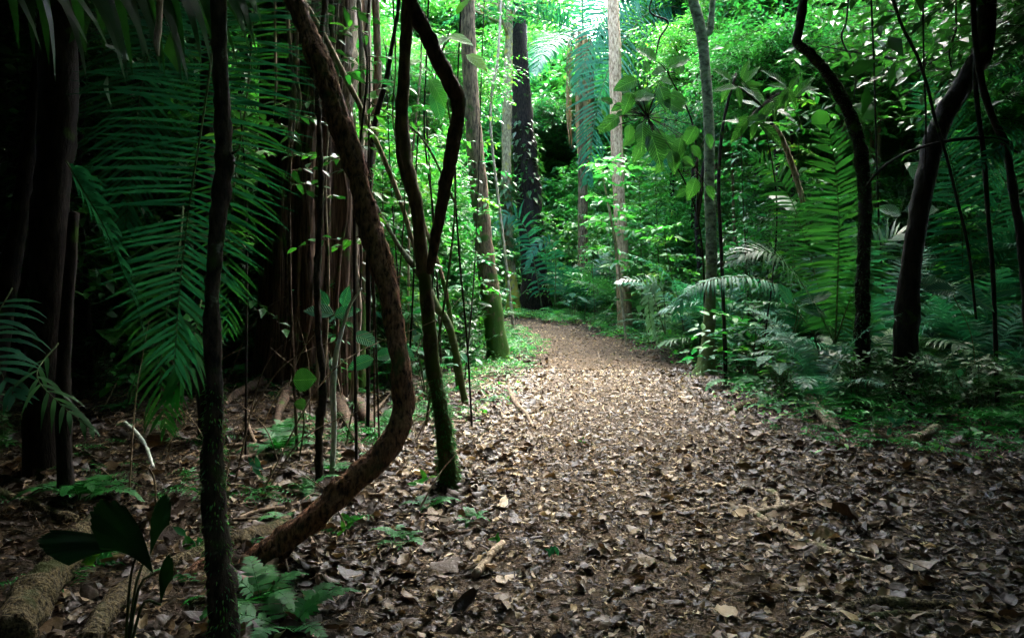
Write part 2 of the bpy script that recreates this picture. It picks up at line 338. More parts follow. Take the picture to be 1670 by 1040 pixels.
# ------------------------------------------------------------------ ground
def sheet(xs, ys, dz, mask=None):
    X, Y = np.meshgrid(xs, ys); Z = H(X.ravel(), Y.ravel())+dz
    v = np.column_stack([X.ravel(), Y.ravel(), Z]); nx = len(xs)
    i = np.arange(len(ys)-1)[:, None]*nx; j = np.arange(nx-1)[None]
    q = np.stack([i+j, i+j+1, i+nx+j+1, i+nx+j], -1).reshape(-1, 4); return v, q
g = G()
xs = np.r_[-400, -200, -90, -60, np.linspace(-40, -8, 40), np.linspace(-7.8, 8, 160), np.linspace(8.5, 40, 40), 60, 90, 200, 400]
ys = np.r_[-90, -40, np.linspace(-20, 1, 30), np.linspace(1.1, 16, 150), np.linspace(16.4, 45, 80), 60, 90, 200, 500]
v, q = sheet(xs, ys, 0); g.add(v, q=q); o = g.obj('ground', M['soil']); o['kind'] = 'structure'
g = G(); c = catmull(np.column_stack([PATH, np.zeros(len(PATH))]), 220)[:, :2]; T = unit(np.gradient(c, axis=0)); nn = np.column_stack([-T[:, 1], T[:, 0]])
w = np.linspace(-1, 1, 25); hw = 1.25+.18*vnoise(np.column_stack([c*1.1, np.zeros(len(c))]), 5)
pv = c[:, None]+nn[:, None]*(w[None, :]*hw[:, None])[..., None]; pv = pv.reshape(-1, 2)
z = H(pv[:, 0], pv[:, 1])+.006-.0*w.size; ww = np.tile(np.abs(w), len(c)); z -= .03*(ww > .99)
i = np.arange(len(c)-1)[:, None]*25; j = np.arange(24)[None]
g.add(np.column_stack([pv, z]), q=np.stack([i+j, i+j+1, i+25+j+1, i+25+j], -1).reshape(-1, 4)); o = g.obj('path', M['path']); o['kind'] = 'structure'

# leaf litter
def leafcurl(w, cx, cy, st=4):
    ys = np.linspace(0, 1, st+1); v = []
    for y in ys:
        ww = max(w*.5*(math.sin(math.pi*min(1, y*.96+.03)**.85))**.75, .01)
        for s in (-1, 0, 1): v.append((s*ww, y-.5, cx*(abs(s)*ww)**1.0*1.2+cy*(y-.5)**2*(1+.5*s)-cy*.1))
    q = [(3*k+a, 3*k+a+1, 3*k+a+4, 3*k+a+3) for k in range(st) for a in (0, 1)]
    return np.array(v), np.array(q), np.zeros((0, 3), int)
def ragged(seed):
    """one dead leaf: uneven torn outline, curl across and along, a twist"""
    rg = np.random.default_rng(seed); st = 6; w = rg.choice([.22, .38, .5, .62, .8]); cx = rg.normal(0, .4); cy = rg.normal(0, .32); tw = rg.normal(0, .3); torn = rg.uniform(.05, .35); ys = np.linspace(0, rg.choice([1, 1, .8, .6]), st+1); v = []
    for y in ys:
        ww = max(w*.5*(math.sin(math.pi*min(1, y*.95+.04)**.85))**.7, .012)
        for s in (-1, -.45, .45, 1) if False else (-1, 0, 1):
            e = ww*(1-torn*rg.random()) if s else 0; t = tw*(y-.5)
            v.append((s*e*math.cos(t)+.06*cy*math.sin(4*y), y-.5, s*e*math.sin(t)+cx*e*1.0+cy*(y-.5)**2+.04*rg.normal()*abs(s)))
    q = [(3*k+a, 3*k+a+1, 3*k+a+4, 3*k+a+3) for k in range(st) for a in (0, 1)]
    return np.array(v), np.array(q), np.zeros((0, 3), int)
CURLS = [ragged(50+k) for k in range(16)]
FLAT = [leafcurl(.5, .6, .5, 2), leafcurl(.4, -.8, -.6, 2)]
g = G()
def litter(n, y0, y1, smin, smax, tpls, fn=None, bias=None):
    y = RNG.uniform(y0*y0, y1*y1, n)**.5; x = RNG.uniform(-1, 1, n)*(.74*y+.8)
    if fn is not None: k = RNG.random(n) < fn(x, y); x, y = x[k], y[k]
    n = len(x); pd = path_d(x, y)
    z = H(x, y)+RNG.uniform(.006, .03, n)
    a = RNG.uniform(0, 2*math.pi, n); d = np.column_stack([np.cos(a), np.sin(a), RNG.normal(0, .28, n)])
    nr = np.column_stack([RNG.normal(0, .24, n), RNG.normal(0, .24, n), np.ones(n)])
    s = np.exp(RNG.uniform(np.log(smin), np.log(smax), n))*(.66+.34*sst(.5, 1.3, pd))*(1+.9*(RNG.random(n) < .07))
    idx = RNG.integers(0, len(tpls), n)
    rn = np.clip(RNG.random(n)**(1.75-.5*(1-sst(.5, 1.5, pd)))+.010*(y-8)-.16*sst(-.3, -1.3, x)-.22*sst(1.7, 3.2, x), 0, 1)  # sides darkened, distance lightened: shade and light painted into the leaf colour
    for k, t in enumerate(tpls):
        m = idx == k; scatter(g, t, np.column_stack([x, y, z])[m], d[m], nr[m], s[m], rn[m], wid=RNG.uniform(.6, 1.15, m.sum()))
thin = lambda x, y: np.where((x < -.7) & (y < 9), .62, 1.)*np.where(x > 1.6+.1*y, .75, 1)  # thinner at the left to bare dark soil, adding to the painted shade
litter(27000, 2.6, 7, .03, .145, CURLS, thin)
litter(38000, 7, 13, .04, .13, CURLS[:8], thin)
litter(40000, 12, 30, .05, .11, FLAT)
for bx, by, br in ((-.2, 14.2, .3), (-.43, 5.5, .1), (3.1, 12.6, .2), (-1.19, 3.12, .07), (-1.25, 4.0, .12), (4.35, 8.6, .22), (-2.5, 9.2, .85), (4.7, 10.5, .15), (-3.4, 5.7, .17)):
    n = 170 if br < .5 else 420; a = RNG.uniform(0, 6.28, n); q = br*.9+np.abs(RNG.normal(0, .12+br*.4, n)); x = bx+np.cos(a)*q; y = by+np.sin(a)*q
    d = np.column_stack([-np.sin(a)+RNG.normal(0, .6, n), np.cos(a)+RNG.normal(0, .6, n), RNG.normal(0, .3, n)])
    scatter(g, CURLS[3], np.column_stack([x, y, H(x, y)+.015+np.clip(.09-(q-br)*.35, 0, .09)*RNG.random(n)]), d, np.column_stack([np.cos(a)*.5, np.sin(a)*.5, np.ones(n)]), RNG.uniform(.04, .13, n), RNG.random(n)**2.2*.8)
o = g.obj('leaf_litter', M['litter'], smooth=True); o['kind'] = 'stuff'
g = G()        # fine debris: crumbs of leaf and twig
def crumbs(n, y0, y1, s0, s1):
    y = RNG.uniform(y0*y0, y1*y1, n)**.5; x = RNG.uniform(-.76, .76, n)*y
    a = RNG.uniform(0, 6.28, n); d = np.column_stack([np.cos(a), np.sin(a), RNG.normal(0, .15, n)])
    nr = np.column_stack([RNG.normal(0, .4, n), RNG.normal(0, .4, n), np.ones(n)])
    scatter(g, L_NAR, np.column_stack([x, y, H(x, y)+RNG.uniform(.008, .03, n)]), d, nr, RNG.uniform(s0, s1, n), RNG.random(n)**1.3, wid=RNG.uniform(.15, 1.3, n))
crumbs(26000, 2.6, 9, .02, .06); crumbs(16000, 9, 20, .03, .08)
o = g.obj('leaf_debris', M['litter']); o['kind'] = 'stuff'

# ------------------------------------------------------------------ named trunks and lianas
def groundY(px, py):
    Y = 6.
    for _ in range(40):
        p = P(px, py, Y); hh = h1(p[0], Y); Y = Y+.5*((EYE-hh)*F/max(py-HY, 5)-Y)
    return Y
def pxpts(rows, Y):
    """rows (px, py, width px[, distance]) from the base up -> points and radii"""
    p, r = [], []
    for row in rows:
        d = row[3] if len(row) > 3 else Y
        p.append(P(row[0], row[1], d)); r.append(row[2]/2/F*d)
    return np.array(p), np.array(r)
def limbs(gb, gl, top, n, reach, rise, rad, tpl, size, nt=14, nl=9, tl=.7, seed=0, droop=.25, spreadc=.55, base=None):
    """branches from a trunk top: limb, forks, and leafy twigs spread round them"""
    rg = np.random.default_rng(seed); top = np.asarray(top, float)
    for k in range(n):
        a = 2*math.pi*(k+rg.uniform(-.3, .3))/n; L = reach*rg.uniform(.6, 1.1); up = rise*rg.uniform(.3, 1.15)
        s = top if base is None else top+(np.asarray(base)-top)*rg.uniform(0, 1)
        e = s+np.array((math.cos(a)*L, math.sin(a)*L, up)); m = (s+e)/2+rg.normal(0, .15*L, 3)+np.array((0, 0, .15*up))
        lp = catmull([s, m, e], 14); tube(gb, [s, m, e], [rad, rad*.6, rad*.15], 9, 5)
        for f in range(3):
            j = rg.integers(4, 12); d = unit(rg.normal(0, 1, 3)+np.array((math.cos(a), math.sin(a), .2)))
            e2 = lp[j]+d*L*.45; tube(gb, [lp[j], (lp[j]+e2)/2+rg.normal(0, .05, 3), e2], [rad*.4, rad*.25, rad*.08], 6, 4)
            fp = catmull([lp[j], e2], 6); lp = np.vstack([lp, fp])
        st = lp[rg.integers(3, len(lp), nt)]+rg.normal(0, spreadc*.3*reach*.4, (nt, 3))
        d = rg.normal(0, 1, (nt, 3))*np.array((1, 1, .45))+np.array((math.cos(a), math.sin(a), .1))*.6
        twigs(gl, gb, st, d, tl*rg.uniform(.6, 1.2, nt), nl, size, tpl, droop=droop, tw=.005, rng=rg)
def crowned(name, label, cat, trunk_rows, Y, bark, crown_h=None, reach=2.5, nlimb=7, nt=40, size=.15, leaf='mid', seg=18, n=70,
            lump=.12, ridge=0., freq=6, seed=1, base_extra=None, group=None, flare=0., lean=(0, 0), tl=.8, nl=10, tpl=None):
    p, r = pxpts(trunk_rows, Y); b = p[0].copy(); b[2] = h1(b[0], b[1])-.08; p[0] = b
    if crown_h:
        d = p[-1]-p[-2]; d = d/np.linalg.norm(d); d[2] = max(d[2], .8); d = d/np.linalg.norm(d)
        rest = crown_h-p[-1][2]
        if rest > .3:
            p = np.vstack([p, p[-1]+d*rest*.5, p[-1]+d*rest]); p[-1][:2] += lean; r = np.r_[r, r[-1]*.85, r[-1]*.6]
    t = thing(name, label, cat, (b[0], b[1], b[2]+.08), group=group)
    g = G(); tube(g, p, r, n, seg, lump, freq, seed, ridge, flare=flare); g.obj('trunk', M[bark], t)
    if crown_h:
        gb, gl = G(), G(); limbs(gb, gl, p[-1], nlimb, reach, reach*.45, r[-1]*.7, tpl or L_LO, size, nt, nl, tl, seed, base=p[-2])
        gb.obj('branches', M[bark], t); gl.obj('crown', M[leaf], t)
    return t, p, r
def tuft(t, p, r, z0, z1, n, size, mat='fern', name='moss', tpl=L_NAR, seed=3, droop=.5):
    """little leaves or moss fringes growing on a trunk"""
    rg = np.random.default_rng(seed); c = catmull(np.column_stack([p, r]), 200); c = c[(c[:, 2] > z0) & (c[:, 2] < z1)]
    if not len(c): return
    i = rg.integers(0, len(c), n); a = rg.uniform(0, 6.28, n); d = np.column_stack([np.cos(a), np.sin(a), rg.normal(-droop, .4, n)])
    pos = c[i, :3]+rg.normal(0, 1, (n, 3))*c[i, 3:4]*.12+np.column_stack([np.cos(a), np.sin(a), 0*a])*c[i, 3:4]*.95
    g = G(); scatter(g, tpl, pos, d, np.column_stack([np.cos(a)*.5, np.sin(a)*.5, np.ones(n)]), size*rg.uniform(.5, 1.4, n)); g.obj(name, M[mat], t)

# A: near-black trunk at the left edge
crowned('tree', 'thick near-black trunk standing upright near the left edge', 'tree',
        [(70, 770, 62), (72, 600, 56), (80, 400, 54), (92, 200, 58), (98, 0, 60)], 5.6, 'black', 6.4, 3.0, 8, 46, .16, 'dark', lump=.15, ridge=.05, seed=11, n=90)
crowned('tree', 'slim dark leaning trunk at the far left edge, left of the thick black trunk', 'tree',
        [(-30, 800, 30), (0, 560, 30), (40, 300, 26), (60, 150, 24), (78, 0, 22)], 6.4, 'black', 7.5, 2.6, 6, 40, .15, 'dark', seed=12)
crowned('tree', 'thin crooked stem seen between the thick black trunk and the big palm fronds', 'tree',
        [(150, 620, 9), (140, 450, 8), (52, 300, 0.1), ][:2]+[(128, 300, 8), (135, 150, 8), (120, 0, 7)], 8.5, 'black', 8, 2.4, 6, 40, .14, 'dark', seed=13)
# B: thin lichen-spotted stem
tB, pB, rB = crowned('tree', 'thin dark stem spotted with lichen, with a knot halfway, rising through the frame', 'tree',
        [(372, 1150, 40), (366, 1020, 46), (356, 900, 40), (347, 760, 33), (350, 640, 27), (346, 520, 24), (352, 400, 24), (366, 275, 29), (364, 252, 30), (366, 235, 26), (360, 120, 23), (356, -10, 22)], 3.1, 'lich', 4.6, 1.9, 7, 40, .13, 'dark', n=160, seg=20, lump=.22, freq=22, seed=5)
tuft(tB, pB, rB, -.1, 1.1, 900, .022, 'mid', 'moss')
g = G(); a = P(368, 255, 3.1)
for dx, dz in ((22, -8), (-14, -6), (18, 12)): tube(g, [a, a+np.array((dx*.0014, -.01, -dz*.0012)), a+np.array((dx*.0026, -.015, -dz*.003))], [.011, .007, .003], 8, 8, .3, 40)
g.obj('twig_stub', M['lich'], tB)
# C: the big curving liana
rows = [(300, 935, 40, 3.9), (345, 938, 46, 3.95), (390, 928, 52, 4.0), (440, 898, 48, 4.0), (500, 852, 46, 4.0), (560, 798, 46, 4.0), (612, 750, 46, 4.05), (646, 708, 45, 4.05), (657, 670, 40, 4.1), (655, 610, 36, 4.1), (645, 540, 36, 4.15), (630, 460, 39, 4.2), (608, 385, 43, 4.25), (586, 300, 41, 4.3), (560, 215, 43, 4.35), (532, 130, 42, 4.4), (505, 60, 38, 4.45), (470, -20, 34, 4.55), (410, -130, 30, 4.7), (380, -300, 26, 4.8)]
p, r = pxpts(rows, 4); r = r*.88; p[0][2] = h1(p[0][0], p[0][1])-.05; p[1][2] = h1(p[1][0], p[1][1])+.02
g = G(); r = r*(1+.07*np.sin(np.arange(len(r))*2.3)); tube(g, p, r, 420, 30, .17, 13, 4, .07, 5)
b = p[2].copy()
t = thing('liana', 'thick red-brown rough liana sweeping up from the ground in a bold curve', 'liana', b); g.obj('stem', M['red'], t)
g = G()                                     # peeling flakes
rg = np.random.default_rng(5); c = catmull(np.column_stack([p, r]), 900); m = 700; i = rg.integers(350, 860, m); a = rg.uniform(0, 6.28, m)
T_, N_, B_ = frames(c[:, :3]); rd = N_[i]*np.cos(a)[:, None]+B_[i]*np.sin(a)[:, None]
scatter(g, L_NAR, c[i, :3]+rd*c[i, 3:4]*1.0, T_[i]*rg.choice([-1, 1], m)[:, None]+rd*rg.uniform(.1, .7, m)[:, None]+rg.normal(0, .4, (m, 3)), rd, rg.uniform(.015, .05, m), wid=rg.uniform(.5, 1.4, m))
g.obj('bark_flakes', M['red'], t)
# D: the big fluted tree
YD = 9.2; cx = P(497, 0, YD)[0]; base = np.array((cx, YD, h1(cx, YD)))
t = thing('tree', 'massive dark fluted trunk with hanging fibres behind the big curved liana', 'tree', base)
def fluted(g, c, R0, zs, seed, nf, depth, prof, seg=110):
    rg = np.random.default_rng(seed); th = np.linspace(0, 2*math.pi, seg, endpoint=False); V = []
    am = rg.uniform(.4, 1, nf); ph = np.cumsum(rg.uniform(.6, 1.4, nf)); ph = ph/ph[-1]*2*math.pi; wd = rg.uniform(3, 7, nf)
    for z in zs:
        rr = np.ones(seg)*.72
        for a_, p_, w_ in zip(am, ph, wd): rr = np.maximum(rr, .72+depth*a_*np.exp(-(np.angle(np.exp(1j*(th-p_-.10*math.sin(z*.8+p_))))**2)*w_*6)*(1+.25*math.sin(z*1.3+p_*3)))
        rr = rr+.05*vnoise(np.column_stack([np.cos(th)*9, np.sin(th)*9, np.full(seg, z*.5)]), seed)+.02*vnoise(np.column_stack([np.cos(th)*30, np.sin(th)*30, np.full(seg, z)]), seed+1)
        V.append(np.column_stack([c[0]+.06*math.sin(z*.6)+np.cos(th)*R0*prof(z)*rr, c[1]+np.sin(th)*R0*prof(z)*rr, np.full(seg, c[2]+z)]))
    n = len(zs); i = np.arange(n-1)[:, None]*seg; j = np.arange(seg)[None]; k = (j+1) % seg
    g.add(np.concatenate(V), q=np.stack([i+j, i+k, i+seg+k, i+seg+j], -1).reshape(-1, 4))
g = G(); fluted(g, base, .63, np.linspace(-.15, 7.5, 110), 3, 13, .28, lambda z: 1+.16*math.exp(-max(z, 0)*1.6)-.015*z); g.obj('trunk', M['flute'], t)
for k, (x, w, y0, y1, mt, dy) in enumerate([(560, 44, -60, 215, 'fluteg', -.5), (523, 36, -60, 130, 'fluteg', -.62), (594, 17, -60, 330, 'fluteg', -.3), (500, 26, 135, 560, 'flute', -.66)]):
    g = G(); pr = [(x+random.uniform(-3, 3)+(y1-y)*.01, y, w*f) for y, f in zip(np.linspace(y1, y0, 7), (.25, .85, 1, 1, .95, 1.05, 1))]
    pp, rr = pxpts(pr, YD+dy); tube(g, pp, rr, 90, 22, .12, 5, k, .14, 4); g.obj('buttress_rib', M[mt], t)
for k, (x0, x1, y1, w) in enumerate([(448, 450, 190, 5), (463, 489, 210, 7), (486, 480, 260, 5), (487, 474, 255, 8)]):
    g = G(); pp, rr = pxpts([(x0, -80, w*.8), (x0+(x1-x0)*.4, y1*.4, w), (x1, y1*.75, w*.9), (x1-4, y1, w*.3)], 5.5); tube(g, pp, rr, 40, 6, .3, 15, k)
    tag(g.obj('hanging_vine', M['wood'], origin=pp[0]), ['pale straight fibre hanging left of the others before the fluted trunk', 'pale twisted flat fibre hanging to a point before the fluted trunk', 'slender fibre hanging lowest before the fluted trunk', 'widest pale hanging fibre before the fluted trunk'][k], 'vine', 'pale fibres hanging before the fluted trunk')
for k, (x, w) in enumerate([(462, 7), (480, 10), (512, 6), (536, 9), (552, 6), (575, 9), (588, 6)]):
    g = G(); rows = [(x+random.uniform(-9, 9)+(620-y)*.02, y, w*random.uniform(.7, 1.2)) for y in (640, 520, 420, 330, 230, 120, 0, -80)]; pp, rr = pxpts(rows, YD-.72+.0*k); pp[0][2] = h1(pp[0][0], pp[0][1]); tube(g, pp, rr, 110, 8, .25, 9, k); g.obj('aerial_root', M[('dbrown', 'flute', 'fluteg')[k % 3]], t)
gb, gl = G(), G(); limbs(gb, gl, base+np.array((0, 0, 7.4)), 9, 4.6, 2.0, .2, L_LO, .17, 80, 10, 1., 77); gb.obj('branches', M['flute'], t); gl.obj('crown', M['dark'], t)
# roots at the foot of the fluted tree
for k, (px0, py0, px1, py1, w) in enumerate([(430, 600, 330, 700, 16), (470, 610, 440, 720, 18), (550, 600, 600, 640, 14), (585, 590, 660, 620, 10)]):
    Ya, Yb = YD-.6, YD-2.2-.3*k; a = P(px0, py0, Ya); b_ = P(px1, py1, Yb); a[2] = h1(a[0], a[1])+.05; b_[2] = h1(b_[0], b_[1])-.03; mid = (a+b_)/2; mid[2] = h1(mid[0], mid[1])+.05
    g = G(); tube(g, [a, mid, b_], [.08, .045, .02], 30, 10, .25, 7, k); g.obj('root', M['dbrown'], t)
# E, G, H, I, J, K, L trunks
tE, pE, rE = crowned('tree', 'slender wavy trunk with a mossy foot, joined by the dark drooping liana', 'tree',
        [(737, 800, 34), (728, 740, 27), (718, 660, 24), (705, 590, 23), (697, 500, 22), (688, 420, 21), (678, 330, 21), (662, 270, 24), (655, 210, 22), (658, 130, 19), (664, 40, 20), (668, -20, 18)], 5.45, 'mossy', 6.2, 2.0, 6, 26, .14, 'mid', n=150, lump=.14, freq=14, seed=21, flare=.35)
tuft(tE, pE, rE, 0, .85, 1500, .03, 'fern', 'moss', droop=.2)
pp, rr = pxpts([(699, 446, 9), (704, 420, 15), (714, 370, 19), (728, 300, 21), (742, 225, 22), (750, 172, 23), (742, 152, 25), (722, 118, 25), (702, 75, 25), (683, 35, 22), (664, -10, 20), (630, -90, 18)], 5.3)
pp[:, 1] += np.linspace(.05, -.25, len(pp)); g = G(); tube(g, pp, rr, 160, 18, .16, 14, 8, .06, 5)
tag(g.obj('liana', M['dbrown'], origin=pp[0]), 'dark elbowed liana dropping from the top to meet the slender wavy trunk', 'liana')
tG, pG, rG = crowned('tree', 'straight grey-brown trunk standing at the left edge of the path', 'tree',
        [(816, 592, 44), (810, 560, 35), (802, 500, 32), (793, 430, 30), (785, 350, 27), (777, 260, 27), (770, 180, 25), (765, 80, 24), (762, 0, 22)], groundY(816, 592), 'brown', 9.8, 3.6, 9, 75, .15, 'mid', n=120, lump=.1, seed=31, flare=.25)
tH, pH, rH = crowned('tree', 'stout dark leafy-topped trunk where the path bends', 'tree',
        [(873, 508, 52), (872, 470, 44), (868, 400, 42), (863, 330, 42), (857, 260, 40), (851, 190, 36), (846, 100, 32), (842, 20, 30)], 27, 'black', 13, 3.0, 7, 26, .2, 'mid', n=60, seed=41, tl=1.1, flare=.2)
tuft(tH, pH, rH, 4.4, 7.2, 260, .3, 'dark', 'climbing_leaves', L_LO, droop=.6)
tH2, p2, r2 = crowned('tree', 'yellow mossy trunk left of the stout trunk at the bend', 'tree',
        [(839, 518, 26), (836, 480, 21), (832, 430, 18), (828, 360, 17), (826, 250, 16), (828, 150, 15)], 25.5, 'yellow', 11, 2.2, 5, 22, .2, 'mid', n=50, seed=42, tl=1.)
tuft(tH2, p2, r2, 2.2, 5, 300, .3, 'dark', 'climbing_leaves', L_LO, droop=.7)
crowned('tree', 'tall pinkish-tan bare trunk right of the bright gap', 'tree',
        [(1020, 500, 26), (1015, 420, 22), (1010, 330, 20), (1006, 240, 20), (1004, 160, 19), (1003, 80, 20), (998, -20, 18)], 20, 'pink', 15, 2.8, 6, 24, .2, 'mid', n=60, seed=43, lump=.07, tl=1.1)
tJ, pJ, rJ = crowned('tree', 'pale green smooth trunk with a flared foot right of the path', 'tree',
        [(1149, 612, 36), (1154, 570, 23), (1159, 480, 18), (1160, 400, 17.5), (1157, 300, 17), (1156, 200, 16.5), (1150, 110, 17), (1145, 60, 18), (1138, 30, 17), (1128, -10, 16)], groundY(1149, 612), 'pale', 8.8, 3.4, 9, 75, .15, 'mid', n=130, lump=.07, seed=51, flare=.45)
tuft(tJ, pJ, rJ, -.1, .25, 160, .05, 'fern', 'moss', L_NAR)
g = G(); q_ = P(1146, 58, pJ[5][1])
tube(g, [q_, q_+np.array((.10, 0, .07)), q_+np.array((.14, 0, .3)), q_+np.array((.22, 0, 1.4))], [.075, .06, .05, .03], 30, 10, .1, 8); g.obj('side_branch', M['pale'], tJ)
tK, pK, rK = crowned('tree', 'fuzzy dark trunk arching left and then up, right of the path', 'tree',
        [(1403, 600, 25), (1408, 440, 20), (1411, 340, 20), (1407, 270, 20), (1395, 210, 20), (1372, 160, 18), (1345, 115, 17), (1318, 85, 15), (1300, 70, 16), (1305, 40, 14), (1312, -10, 12)], 8.75, 'black', 6.8, 2.6, 8, 60, .14, 'mid', n=130, lump=.22, freq=12, seed=61)
tuft(tK, pK, rK, .8, 4.2, 2600, .045, 'dark', 'moss', droop=.1)
tL, pL, rL = crowned('tree', 'heavy leaning black trunk bending up to the top right corner', 'tree',
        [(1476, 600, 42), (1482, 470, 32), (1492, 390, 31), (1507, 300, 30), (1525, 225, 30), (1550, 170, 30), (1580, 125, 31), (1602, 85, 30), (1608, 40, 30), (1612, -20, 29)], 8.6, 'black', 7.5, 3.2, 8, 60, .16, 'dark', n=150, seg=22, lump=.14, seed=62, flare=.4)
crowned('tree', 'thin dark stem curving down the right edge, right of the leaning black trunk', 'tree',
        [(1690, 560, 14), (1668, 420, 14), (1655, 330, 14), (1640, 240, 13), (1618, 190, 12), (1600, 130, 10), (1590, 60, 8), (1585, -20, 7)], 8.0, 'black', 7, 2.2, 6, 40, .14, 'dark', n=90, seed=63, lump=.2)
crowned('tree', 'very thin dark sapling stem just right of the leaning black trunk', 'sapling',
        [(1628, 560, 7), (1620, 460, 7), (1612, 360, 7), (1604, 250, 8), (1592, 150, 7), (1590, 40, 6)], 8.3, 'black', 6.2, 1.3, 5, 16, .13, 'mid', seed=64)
# thin stems
def vine(name, label, cat, rows, Y, bark, n=60, seg=8, lump=.15, group=None, ground=False):
    p, r = pxpts(rows, Y)
    if ground: p[0][2] = h1(p[0][0], p[0][1])-.03
    g = G(); tube(g, p, r, n, seg, lump, 18, len(rows)); return tag(g.obj(name, M[bark], origin=p[0]), label, cat, group)
vine('sapling', 'pale whitish thin stem standing between the mossy thin stem and the big liana', 'sapling', [(541, 765, 9), (545, 700, 9), (543, 640, 10), (548, 580, 9), (556, 545, 7), (570, 500, 5), (590, 470, 3)], 5.9, 'white', ground=True)
vine('sapling', 'knobbly mossy thin stem in front of the massive fluted trunk', 'sapling', [(520, 782, 14), (521, 700, 12), (527, 620, 11), (519, 540, 10), (517, 450, 10), (523, 340, 9), (522, 240, 9), (518, 120, 8), (530, 0, 8), (540, -150, 6)], 5.7, 'lich', 120, 10, .4, ground=True)
vine('sapling', 'straight light-brown stem between the fluted trunk and the slender wavy trunk', 'sapling', [(590, 640, 13, 9.6), (594, 450, 13), (602, 300, 14), (612, 200, 14), (616, 110, 13), (612, 0, 12), (606, -80, 11)], 10, 'brown', 80, 10, .12, ground=True)
vine('sapling', 'dark twisting stem rising behind the big curved liana', 'sapling', [(600, 420, 6), (602, 300, 10), (612, 200, 9), (630, 130, 9), (640, 70, 7), (650, 10, 6), (652, -60, 5)], 7.5, 'black', ground=True)
vine('liana', 'grey straight liana slanting across behind the slender wavy trunk', 'liana', [(688, 445, 6), (650, 320, 8), (600, 200, 9), (560, 120, 10), (530, 60, 8), (490, -10, 7)], 6.6, 'wood')
vine('sapling', 'greenish leaning pole crossing behind the slender wavy trunk', 'sapling', [(760, 590, 11), (735, 540, 13), (712, 500, 14), (690, 455, 13), (650, 400, 8), (610, 330, 5)], 9.5, 'pale', ground=True)
vine('sapling', 'thin upright stem between the elbowed liana and the grey-brown trunk', 'sapling', [(770, 660, 3.5), (762, 560, 3.5), (748, 400, 3.5), (742, 260, 3), (752, 0, 3)], 7.8, 'black', ground=True)
vine('sapling', 'thin leaning stem low behind the slender wavy trunk', 'sapling', [(748, 600, 8), (735, 520, 8), (718, 440, 7), (690, 360, 6), (672, 270, 5), (655, 100, 4)], 10.5, 'brown', ground=True)
vine('vine', 'hair-thin dark vine hanging along the slender wavy trunk', 'vine', [(640, -20, 3), (645, 100, 2.6), (641, 200, 2.5), (660, 300, 2.5), (650, 480, 2)], 5.2, 'twig')
vine('sapling', 'thin dark stem rising just right of the pale green trunk', 'sapling', [(1184, 600, 7), (1180, 500, 6), (1176, 400, 6), (1172, 300, 5.5), (1180, 200, 5), (1200, 120, 4)], 11, 'black', ground=True)
vine('branch', 'thin dark branch stretching from the fuzzy trunk to the leaning black trunk', 'branch', [(1412, 305, 3), (1432, 280, 4.5), (1465, 256, 5), (1510, 238, 5), (1560, 228, 5.5), (1620, 226, 5), (1660, 250, 4)], 8.3, 'black')
vine('vine', 'thin dark vine dropping from the top to cross the leaning black trunk', 'vine', [(1450, -20, 5), (1470, 40, 5), (1495, 90, 5.5), (1512, 140, 5), (1524, 190, 5), (1545, 260, 5), (1562, 330, 5), (1580, 410, 5), (1592, 520, 4)], 7.9, 'black')
vine('vine', 'straight thin dark vine hanging left of the leaning black trunk', 'vine', [(1505, -20, 3), (1507, 120, 3), (1510, 190, 3), (1508, 300, 3)], 8.4, 'black')
vine('vine', 'thin dark vine hanging left of the fuzzy arching trunk', 'vine', [(1440, 480, 3), (1432, 330, 3.2), (1428, 200, 3), (1425, 100, 3), (1420, -20, 3)], 9.6, 'black')
vine('sapling', 'stick-like slanting stem left of the fuzzy arching trunk', 'sapling', [(1310, 330, 9), (1292, 270, 9), (1275, 225, 8), (1262, 205, 6)], 10, 'wood')
vine('vine', 'blurred grey liana end hanging at the top left', 'vine', [(258, 92, 4), (256, 70, 9), (259, 40, 10), (262, -30, 10)], 2.4, 'wood')
t_ = vine('sapling', 'thin pale stem with bright lime leaves beside the bend, before the tan trunk', 'sapling', [(1022, 545, 4), (1012, 470, 4), (1004, 400, 4.5), (995, 350, 4), (982, 280, 3)], 17.5, 'wood', ground=True)
gl, gb = G(), G(); rg = np.random.default_rng(4); c = np.array([P(1022+(982-1022)*f+rg.normal(0, 14), 560-300*f+rg.normal(0, 8), 17.5+rg.normal(0, .4)) for f in rg.uniform(.35, 1, 34)]); a = rg.uniform(0, 6.28, 34)
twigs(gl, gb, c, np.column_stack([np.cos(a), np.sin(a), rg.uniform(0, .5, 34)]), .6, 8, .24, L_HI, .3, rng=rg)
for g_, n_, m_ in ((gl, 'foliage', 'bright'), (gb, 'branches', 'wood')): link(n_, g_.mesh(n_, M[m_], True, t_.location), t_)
vine('sapling', 'slim leaning stem right of the grey-brown trunk', 'sapling', [(840, 512, 5, 19), (822, 400, 5, 19), (800, 200, 5, 19), (812, 90, 5, 19), (818, -10, 4, 19)], 19, 'wood', ground=True)
for k, (x, y1, d, l) in enumerate([ (1385, 160, 11, 'thin vine hanging above the fuzzy arching trunk'), (1560, 120, 10, 'thin vine hanging in the notch of the leaning black trunk'), (700, 560, 8, 'thin vine dangling from the elbowed liana'), (1075, 90, 14, 'thin vine hanging between the tan trunk and the pale green trunk')]):
    vine('vine', l, 'vine', [(x, -30, 3), (x+random.uniform(-16, 16), y1*.2, 3), (x+random.uniform(-16, 16), y1*.4, 3), (x+random.uniform(-14, 14), y1*.7, 3), (x+random.uniform(-8, 8), y1, 2)], d, 'black')

